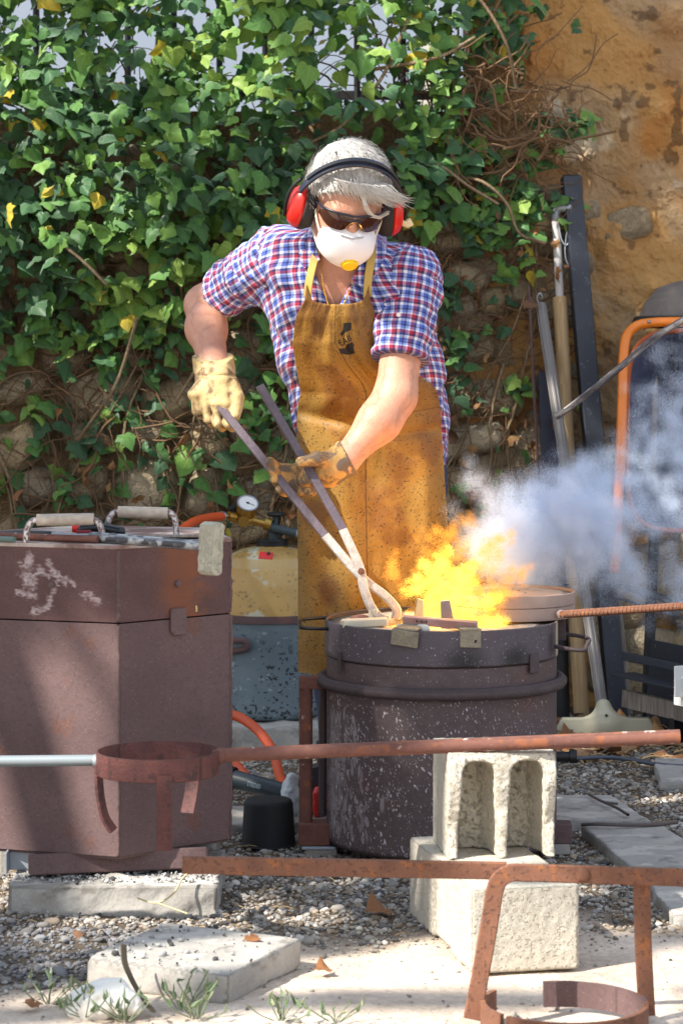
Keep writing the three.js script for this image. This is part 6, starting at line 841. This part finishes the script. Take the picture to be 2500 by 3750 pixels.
    const lx = (u - 0.60) / 0.34 + 0.5, ly = 0.5 - (v - 0.872) / 0.085; if (lx > 0 && lx < 1 && ly > 0 && ly < 1) { const al = lg[(((ly * 256) | 0) * 256 + ((lx * 256) | 0)) * 4 + 3] / 255; c = mix3(c, [30, 26, 24], al * 0.97); }
    return [...c, h];
  }, 0, 1024);
  const nS = 64, nT = 150, pos = [], uv = [], idx = [];
  for (const back of [0, 1]) for (let j = 0; j <= nT; j++) for (let i = 0; i <= nS; i++) { const s = i / nS * 2 - 1, p = apron(s, j / nT); pos.push(p.x, p.y, p.z - back * 0.003); uv.push(i / nS, (p.y - 0.338) / 0.915); }
  const Q = (b, i, j) => b * (nS + 1) * (nT + 1) + j * (nS + 1) + i;
  for (let j = 0; j < nT; j++) for (let i = 0; i < nS; i++) { idx.push(Q(0, i, j), Q(0, i, j + 1), Q(0, i + 1, j), Q(0, i + 1, j), Q(0, i, j + 1), Q(0, i + 1, j + 1), Q(1, i, j), Q(1, i + 1, j), Q(1, i, j + 1), Q(1, i + 1, j), Q(1, i + 1, j + 1), Q(1, i, j + 1)); }
  for (let j = 0; j < nT; j++) for (const i of [0, nS]) idx.push(Q(0, i, j), Q(1, i, j), Q(0, i, j + 1), Q(1, i, j), Q(1, i, j + 1), Q(0, i, j + 1));
  for (let i = 0; i < nS; i++) for (const j of [0, nT]) idx.push(Q(0, i, j), Q(0, i + 1, j), Q(1, i, j), Q(1, i, j), Q(0, i + 1, j), Q(1, i + 1, j));
  const ag = new THREE.BufferGeometry(); ag.setAttribute('position', new THREE.Float32BufferAttribute(pos, 3)); ag.setAttribute('uv', new THREE.Float32BufferAttribute(uv, 2)); ag.setIndex(idx); ag.computeVertexNormals();
  const ap = part('apron', ag, mat(leather, { bump: 0.0014, roughness: 0.62 }), man, true);
  const strapM = plain(186, 156, 82, { roughness: 0.8 });
  part('strap', sweep([[-0.0775, 1.230, -5.803], [-0.0750, 1.255, -5.795], [-0.068, 1.29, -5.790], [-0.058, 1.33, -5.80], [-0.052, 1.365, -5.822], [-0.058, 1.392, -5.86], [-0.06, 1.405, -5.91]], 0.019, 0.0035, V(-0.35, 0.3, 0.9), 24), strapM, ap);
  part('strap', sweep([[0.0585, 1.230, -5.803], [0.0590, 1.255, -5.794], [0.062, 1.285, -5.788], [0.068, 1.32, -5.794], [0.070, 1.35, -5.825], [0.064, 1.385, -5.87], [0.06, 1.40, -5.92]], 0.019, 0.0035, V(0.35, 0.3, 0.9), 24), strapM, ap);
  // chain
  { const beads = [], pts = new THREE.CatmullRomCurve3([V(-0.047, 1.345, -5.815), V(-0.046, 1.30, -5.798), V(-0.040, 1.25, -5.795), V(-0.030, 1.212, -5.80)]).getPoints(42), p2 = new THREE.CatmullRomCurve3([V(0.038, 1.31, -5.80), V(0.028, 1.27, -5.794), V(0.014, 1.235, -5.796), V(0.004, 1.212, -5.80)]).getPoints(36); for (const p of [...pts, ...p2]) beads.push(new THREE.SphereGeometry(0.0017, 6, 4).translate(p.x, p.y, p.z)); part('chain_necklace', merge(beads), plain(206, 160, 62, { metalness: 0.8, roughness: 0.3 }), man); }

  // hair: a cap and combed strands
  const hairM = new THREE.MeshPhysicalMaterial({ color: S(174, 170, 164), roughness: 0.5, side: THREE.DoubleSide, vertexColors: true });
  const inHair = (b, c) => b > 0.012 + 0.70 * c;
  const capG = nets((x, y, z) => { const [a, b, c] = toHead(x, y, z); return Math.max(cran(a, b, c) - 0.017 + (fbm(a * 40, b * 40, c * 18, 3) - 0.5) * 0.014, (0.012 + 0.70 * c - b) * 0.8 + (fbm(a * 50, b * 50, c * 50, 2) - 0.5) * 0.012); }, [-0.14, 1.34, -5.95], [0.16, 1.62, -5.62], 0.0045);
  const HR = rng(404), sp = [], sc = [], cen = V(0, 0.028, -0.012);
  capG.setAttribute('color', new THREE.BufferAttribute(new Float32Array(capG.attributes.position.count * 3).fill(1), 3));
  const strand = (P, w, col) => { const m = P.map((q) => q.clone()); for (let i = 0; i < m.length - 1; i++) { const a = m[i], b = m[i + 1], t = b.clone().sub(a), o = a.clone().sub(cen).normalize(), s = t.cross(o).normalize(), w0 = w * (1 - i / (m.length - 1) * 0.75), w1 = w * (1 - (i + 1) / (m.length - 1) * 0.75); const A = a.clone().addScaledVector(s, w0), B = a.clone().addScaledVector(s, -w0), C = b.clone().addScaledVector(s, w1), D = b.clone().addScaledVector(s, -w1); for (const v of [A, B, C, B, D, C]) { const q = v.applyMatrix4(HM).clone(); sp.push(q.x, q.y, q.z); sc.push(col, col * 0.985, col * 0.955); v.applyMatrix4(HI); } } };
  for (let i = 0; i < 3600; i++) {
    let th = HR() * 6.283, ct = HR() * 1.7 - 0.7; const st = Math.sqrt(1 - Math.min(1, ct * ct)), n = V(st * Math.cos(th), ct, st * Math.sin(th)), root = V(n.x * 0.082, n.y * 0.103, n.z * 0.104).add(cen); if (!inHair(root.y, root.z)) continue;
    const crown = V(-0.01, 0.125, -0.05), dir = root.clone().sub(crown); dir.add(V(0.03, 0, 0.05 * (root.z > 0 ? 1 : 0.2))); dir.addScaledVector(n, -dir.dot(n)).normalize().add(V((HR() - 0.5) * 0.7, (HR() - 0.5) * 0.5, (HR() - 0.5) * 0.5)); if (root.z > 0.02 && root.y < 0.035 + 0.70 * root.z) continue; const L = (0.03 + HR() * 0.035) * (root.z > 0.0 ? 0.6 : 1), wv = HR() * 6, P = []; let p = root.clone(), lift = 0.009 + HR() * 0.013;
    for (let k = 0; k <= 5; k++) { const t = k / 5, nn = p.clone().sub(cen); nn.set(nn.x / 0.0067, nn.y / 0.0106, nn.z / 0.0108).normalize(); P.push(p.clone().addScaledVector(nn, lift * Math.sin(Math.min(1, t * 1.3) * 2.2))); const d2 = dir.clone().addScaledVector(nn, -dir.dot(nn)).normalize(); p = p.clone().addScaledVector(d2, L / 5).add(V(Math.sin(k * 1.6 + wv) * 0.0022, (HR() - 0.5) * 0.002, Math.cos(k * 1.6 + wv) * 0.0015)); }
    strand(P, 0.0006 + HR() * 0.0009, 0.75 + HR() * 0.5);
  }
  for (let i = 0; i < 300; i++) {   // fringe swept over the forehead
    const t = HR(), x0 = lerp(-0.06, 0.055, t), sw = 0.02 + 0.05 * HR(), r = V(x0, 0.090 - 0.25 * x0 * x0 * 8 * 0.2 + (HR() - 0.5) * 0.014, 0.080 - x0 * x0 * 5), drop = 0.004 + 0.024 * HR() + 0.008 * t; strand([r, r.clone().add(V(sw * 0.3, -drop * 0.1 + 0.006, 0.016)), r.clone().add(V(sw * 0.65, -drop * 0.5, 0.022)), r.clone().add(V(sw, -drop, 0.020)), r.clone().add(V(sw * 1.25, -drop * 1.25, 0.014))], 0.0011, 0.85 + HR() * 0.45);
  }
  for (let i = 0; i < 90; i++) { const j = () => (HR() - 0.5) * 0.008; strand([V(0.008 + j(), 0.078 + j(), 0.098), V(0.018 + j(), 0.052 + j(), 0.107), V(0.036 + j(), 0.030 + j(), 0.104), V(0.056 + j() * 1.4, 0.022 + j(), 0.094), V(0.076 + j(), 0.030 + j() * 1.3, 0.082)], 0.0012, 0.95 + HR() * 0.4); }
  const hg = new THREE.BufferGeometry(); hg.setAttribute('position', new THREE.Float32BufferAttribute(sp, 3)); hg.setAttribute('color', new THREE.Float32BufferAttribute(sc, 3)); hg.computeVertexNormals();
  const cg = capG.toNonIndexed(); cg.deleteAttribute('uv'); hg.deleteAttribute('uv');
  const hairG = mergeGeometries([cg, hg]); boxUV(hairG); part('hair', hairG, hairM, man, true);

  // ear muffs
  const mf = new THREE.Group(); mf.name = 'ear_muffs'; man.add(mf);
  const H = (g) => g.applyMatrix4(HM);
  for (const s of [-1, 1]) {
    const lat = (prof) => new THREE.LatheGeometry(prof.map(([r, x]) => new THREE.Vector2(r * 1.14, x * 1.06)), 40).rotateZ(-s * Math.PI / 2).scale(1, 1.28, 0.98).rotateZ(s * 0.12).translate(s * 0.082, -0.020, 0.0);
    part('cup', H(lat([[0, 0.047], [0.018, 0.046], [0.028, 0.041], [0.0345, 0.030], [0.036, 0.021], [0.0, 0.021]])), M.red, mf);
    part('cushion', H(lat([[0.0, 0.021], [0.036, 0.021], [0.0375, 0.017], [0.0365, 0.006], [0.031, -0.006], [0.02, -0.008], [0, -0.006]])), M.rubber, mf);
    part('band_arm', H(tube([[s * 0.116, 0.06, 0.012], [s * 0.133, 0.032, 0.008], [s * 0.139, -0.005, 0.004], [s * 0.137, -0.045, -0.002]].map((q) => V(...q)), 0.0042, 20, 8)), M.black, mf);
  }
  { const P = []; for (let i = 0; i <= 48; i++) { const t = lerp(0.30, Math.PI - 0.30, i / 48); P.push(V(-Math.cos(t) * 0.122, -0.012 + Math.sin(t) * 0.150, 0.068 * Math.sin(t)).applyMatrix4(HM)); } const wd = V(0, -0.2, 1).transformDirection(HM); part('head_band', sweep(P, 0.006, 0.020, wd), plain(34, 38, 52, { roughness: 0.45 }), mf); const P2 = P.map((p) => p.clone().add(V(0, 0.009, 0.004))); part('head_band', sweep(P2.slice(4, 45), 0.004, 0.011, wd), plain(26, 28, 38, { roughness: 0.45 }), mf); }
  part('foam_plug', H(merge([cyl(V(0.132, -0.035, 0.0), V(0.152, -0.040, 0.004), 0.009, 0.007, 12), cyl(V(0.146, -0.028, 0.0), V(0.156, -0.040, 0.004), 0.007, 0.006, 10)])), plain(220, 204, 158), mf);

  // safety glasses
  const gl = new THREE.Group(); gl.name = 'safety_glasses'; man.add(gl);
  const lens = (f0, f1) => { const n = 28, m = 8, ps = [], ix = []; for (let j = 0; j <= m; j++) for (let i = 0; i <= n; i++) { const f = lerp(f0, f1, i / n), v = j / m, tp = 0.031 - 0.008 * Math.abs(f) - 0.003 * Math.exp(-((f / 0.2) ** 2)), bt = -0.014 + 0.022 * Math.exp(-((f / 0.22) ** 2)) + 0.016 * sstep(0.7, 1.25, Math.abs(f)); ps.push(Math.sin(f) * 0.0795, lerp(bt, tp, v), 0.024 + Math.cos(f) * 0.086 + 0.003 * Math.sin(v * Math.PI)); } for (let j = 0; j < m; j++) for (let i = 0; i < n; i++) { const a = j * (n + 1) + i; ix.push(a, a + 1, a + n + 1, a + 1, a + n + 2, a + n + 1); } const g = new THREE.BufferGeometry(); g.setAttribute('position', new THREE.Float32BufferAttribute(ps, 3)); g.setIndex(ix); g.computeVertexNormals(); return H(g); };
  const lm = plain(58, 28, 18, { roughness: 0.08, clearcoat: 0.6 });
  part('lens', lens(-1.2, -0.05), lm, gl); part('lens', lens(0.05, 1.2), lm, gl);
  { const fr = []; for (let i = 0; i <= 40; i++) { const f = lerp(-1.25, 1.25, i / 40); fr.push(V(Math.sin(f) * 0.0805, 0.0325 - 0.008 * Math.abs(f) - 0.004 * Math.exp(-((f / 0.2) ** 2)), 0.0245 + Math.cos(f) * 0.087)); } part('frame', H(tube(fr, 0.0026, 60, 8)), plain(30, 30, 44, { roughness: 0.3 }), gl); for (const s of [-1, 1]) part('temple', H(bar(V(s * 0.0765, 0.022, 0.052), V(s * 0.082, 0.012, -0.02), 0.008, 0.003, 0.001)), plain(30, 30, 44, { roughness: 0.3 }), gl); part('bridge', H(tube([[-0.012, 0.014, 0.112], [0, 0.020, 0.1135], [0.012, 0.014, 0.112]].map((q) => V(...q)), 0.0028, 12, 8)), plain(30, 30, 44), gl); }

  // dust mask
  const mk = nets((x, y, z) => { const [a, b, c] = toHead(x, y, z); const q = ell([0, -0.061, 0.070], [0.064 - 0.10 * Math.max(0, -0.075 - b), 0.057, 0.058])(a, b, c); const d = Math.max(q, 0.050 + 0.35 * Math.abs(a) * 0 - c - (b + 0.066) * 0.35); return smin(d, Math.max(ell([0, -0.061, 0.062], [0.068, 0.061, 0.012])(a, b, c)), 0.006); }, [-0.12, 1.24, -5.76], [0.15, 1.45, -5.56], 0.0034);
  const mask = part('dust_mask', mk, plain(232, 228, 228, { roughness: 0.9, sheen: 0.3, sheenColor: S(255, 255, 255) }), man);
  const vd = V(0.05, -0.42, 0.9).normalize(), v0 = V(0.004, -0.086, 0.109), vq = (t) => v0.clone().addScaledVector(vd, t);
  const yel = plain(246, 206, 8, { roughness: 0.4 });
  part('valve', H(merge([cyl(vq(0.0), vq(0.012), 0.0205, 0.0195, 32), cyl(vq(0.012), vq(0.0165), 0.0165, 0.0155, 32)])), yel, mask);
  for (const s of [-1, 1]) part('valve_slot', H(put(rbox(0.010, 0.0022, 0.003, 0.0005), [0.004 + s * 0.008, -0.0765, 0.1245], [0.42, 0, s * -0.25])), M.black, mask);
  part('nose_clip', H(merge([bar(V(-0.026, -0.022, 0.1105), V(0, -0.0245, 0.1185), 0.004, 0.0016, 0.0005, 0.3), bar(V(0, -0.0245, 0.1185), V(0.026, -0.022, 0.1105), 0.004, 0.0016, 0.0005, -0.3)])), plain(168, 168, 170, { metalness: 0.3, roughness: 0.5 }), mask);
  for (const s of [-1, 1]) { part('elastic_strap', H(tube([[s * 0.062, -0.048, 0.066], [s * 0.073, -0.02, 0.045], [s * 0.079, 0.01, 0.02]].map((q) => V(...q)), 0.0028, 16, 6)), plain(214, 204, 180), mask); part('elastic_strap', H(tube([[s * 0.060, -0.085, 0.062], [s * 0.070, -0.065, 0.04], [s * 0.073, -0.06, 0.01]].map((q) => V(...q)), 0.0028, 16, 6)), plain(214, 204, 180), mask); }

  // gloves
  {
    const f = [cone([-0.296, 1.083, -5.918], [-0.288, 1.03, -5.862], 0.050, 0.042)];
    const K = [0, 1, 2, 3].map((i) => [-0.333 + 0.0235 * i, 1.004 - 0.007 * i, -5.824 + 0.004 * i]);
    const palm = K.map((k) => cone([-0.288, 1.040, -5.866], [k[0], k[1] + 0.004, k[2] - 0.006], 0.036, 0.017));
    const fin = K.map((k, i) => { const p1 = [k[0] + 0.005, k[1] - [0.034, 0.043, 0.046, 0.040][i], k[2] - 0.003], p2 = [p1[0] + 0.008, p1[1] - 0.010, p1[2] - 0.030], p3 = [p2[0] + 0.006, p2[1] + 0.020, p2[2] - 0.022]; return [cone(k, p1, 0.0122, 0.0110), cone(p1, p2, 0.0110, 0.0104), cone(p2, p3, 0.0104, 0.0096)]; });
    const thumb = [cone([-0.262, 1.035, -5.862], [-0.240, 0.998, -5.830], 0.026, 0.0185), cone([-0.240, 0.998, -5.830], [-0.243, 0.960, -5.806], 0.0185, 0.0150)];
    const sdf = (x, y, z) => { let d = f[0](x, y, z); for (const p of palm) d = smin(d, p(x, y, z), 0.018); for (const c of fin) { let e = 1; for (const g of c) e = smin(e, g(x, y, z), 0.008); d = smin(d, e, 0.0035); } let t = 1; for (const g of thumb) t = smin(t, g(x, y, z), 0.01); d = smin(d, t, 0.005); d += (fbm(x * 34, y * 34, z * 34, 3) - 0.5) * 0.006 + Math.sin(y * 150 + fbm(x * 30, y * 30, z * 30, 2) * 6) * 0.0010; d += 0.0022 * Math.exp(-(((y - 1.052) / 0.003) ** 2)); return Math.max(d, (y - 1.092) + (z + 5.9) * 0.25); };
    part('glove', nets(sdf, [-0.39, 0.89, -6.0], [-0.19, 1.15, -5.76], 0.0036), M.glove, man);
  }
  {
    const cuff = cone([0.012, 0.868, -5.728], [-0.028, 0.846, -5.716], 0.042, 0.036), palmC = [cone([-0.024, 0.846, -5.716], [-0.066, 0.832, -5.722], 0.034, 0.026), cone([-0.03, 0.836, -5.722], [-0.082, 0.818, -5.730], 0.030, 0.020)];
    const fin = [0, 1, 2, 3].map((i) => { const y = 0.846 - 0.0165 * i, x0 = -0.080 + 0.004 * i, a = [x0, y, -5.728], b = [x0 - 0.040, y - 0.006, -5.748], c = [x0 - 0.066 + 0.006 * (i === 3), y - 0.002, -5.748 + 0.004 * i], e = [x0 - 0.078 + 0.010 * (i === 3), y + 0.014 - 0.004 * i, -5.726]; return [cone(a, b, 0.0145, 0.0128), cone(b, c, 0.0128, 0.0118), cone(c, e, 0.0118, 0.0105)]; });
    const th = [cone([-0.026, 0.864, -5.706], [-0.056, 0.868, -5.672], 0.020, 0.0155), cone([-0.056, 0.868, -5.672], [-0.090, 0.862, -5.662], 0.0155, 0.0125)];
    const sdf = (x, y, z) => { let d = cuff(x, y, z); for (const p of palmC) d = smin(d, p(x, y, z), 0.015); for (const c of fin) { let e = 1; for (const g of c) e = smin(e, g(x, y, z), 0.008); d = smin(d, e, 0.006); } let t = 1; for (const g of th) t = smin(t, g(x, y, z), 0.01); d = smin(d, t, 0.010); d += (fbm(x * 36, y * 36, z * 36, 3) - 0.5) * 0.008; return Math.max(d, x * 0.87 + (y - 0.868) * 0.5 - 0.016); };
    part('glove', nets(sdf, [-0.20, 0.75, -5.80], [0.07, 0.93, -5.62], 0.0036), M.gloveDirty, man);
  }
}
renderer.render(scene, camera);
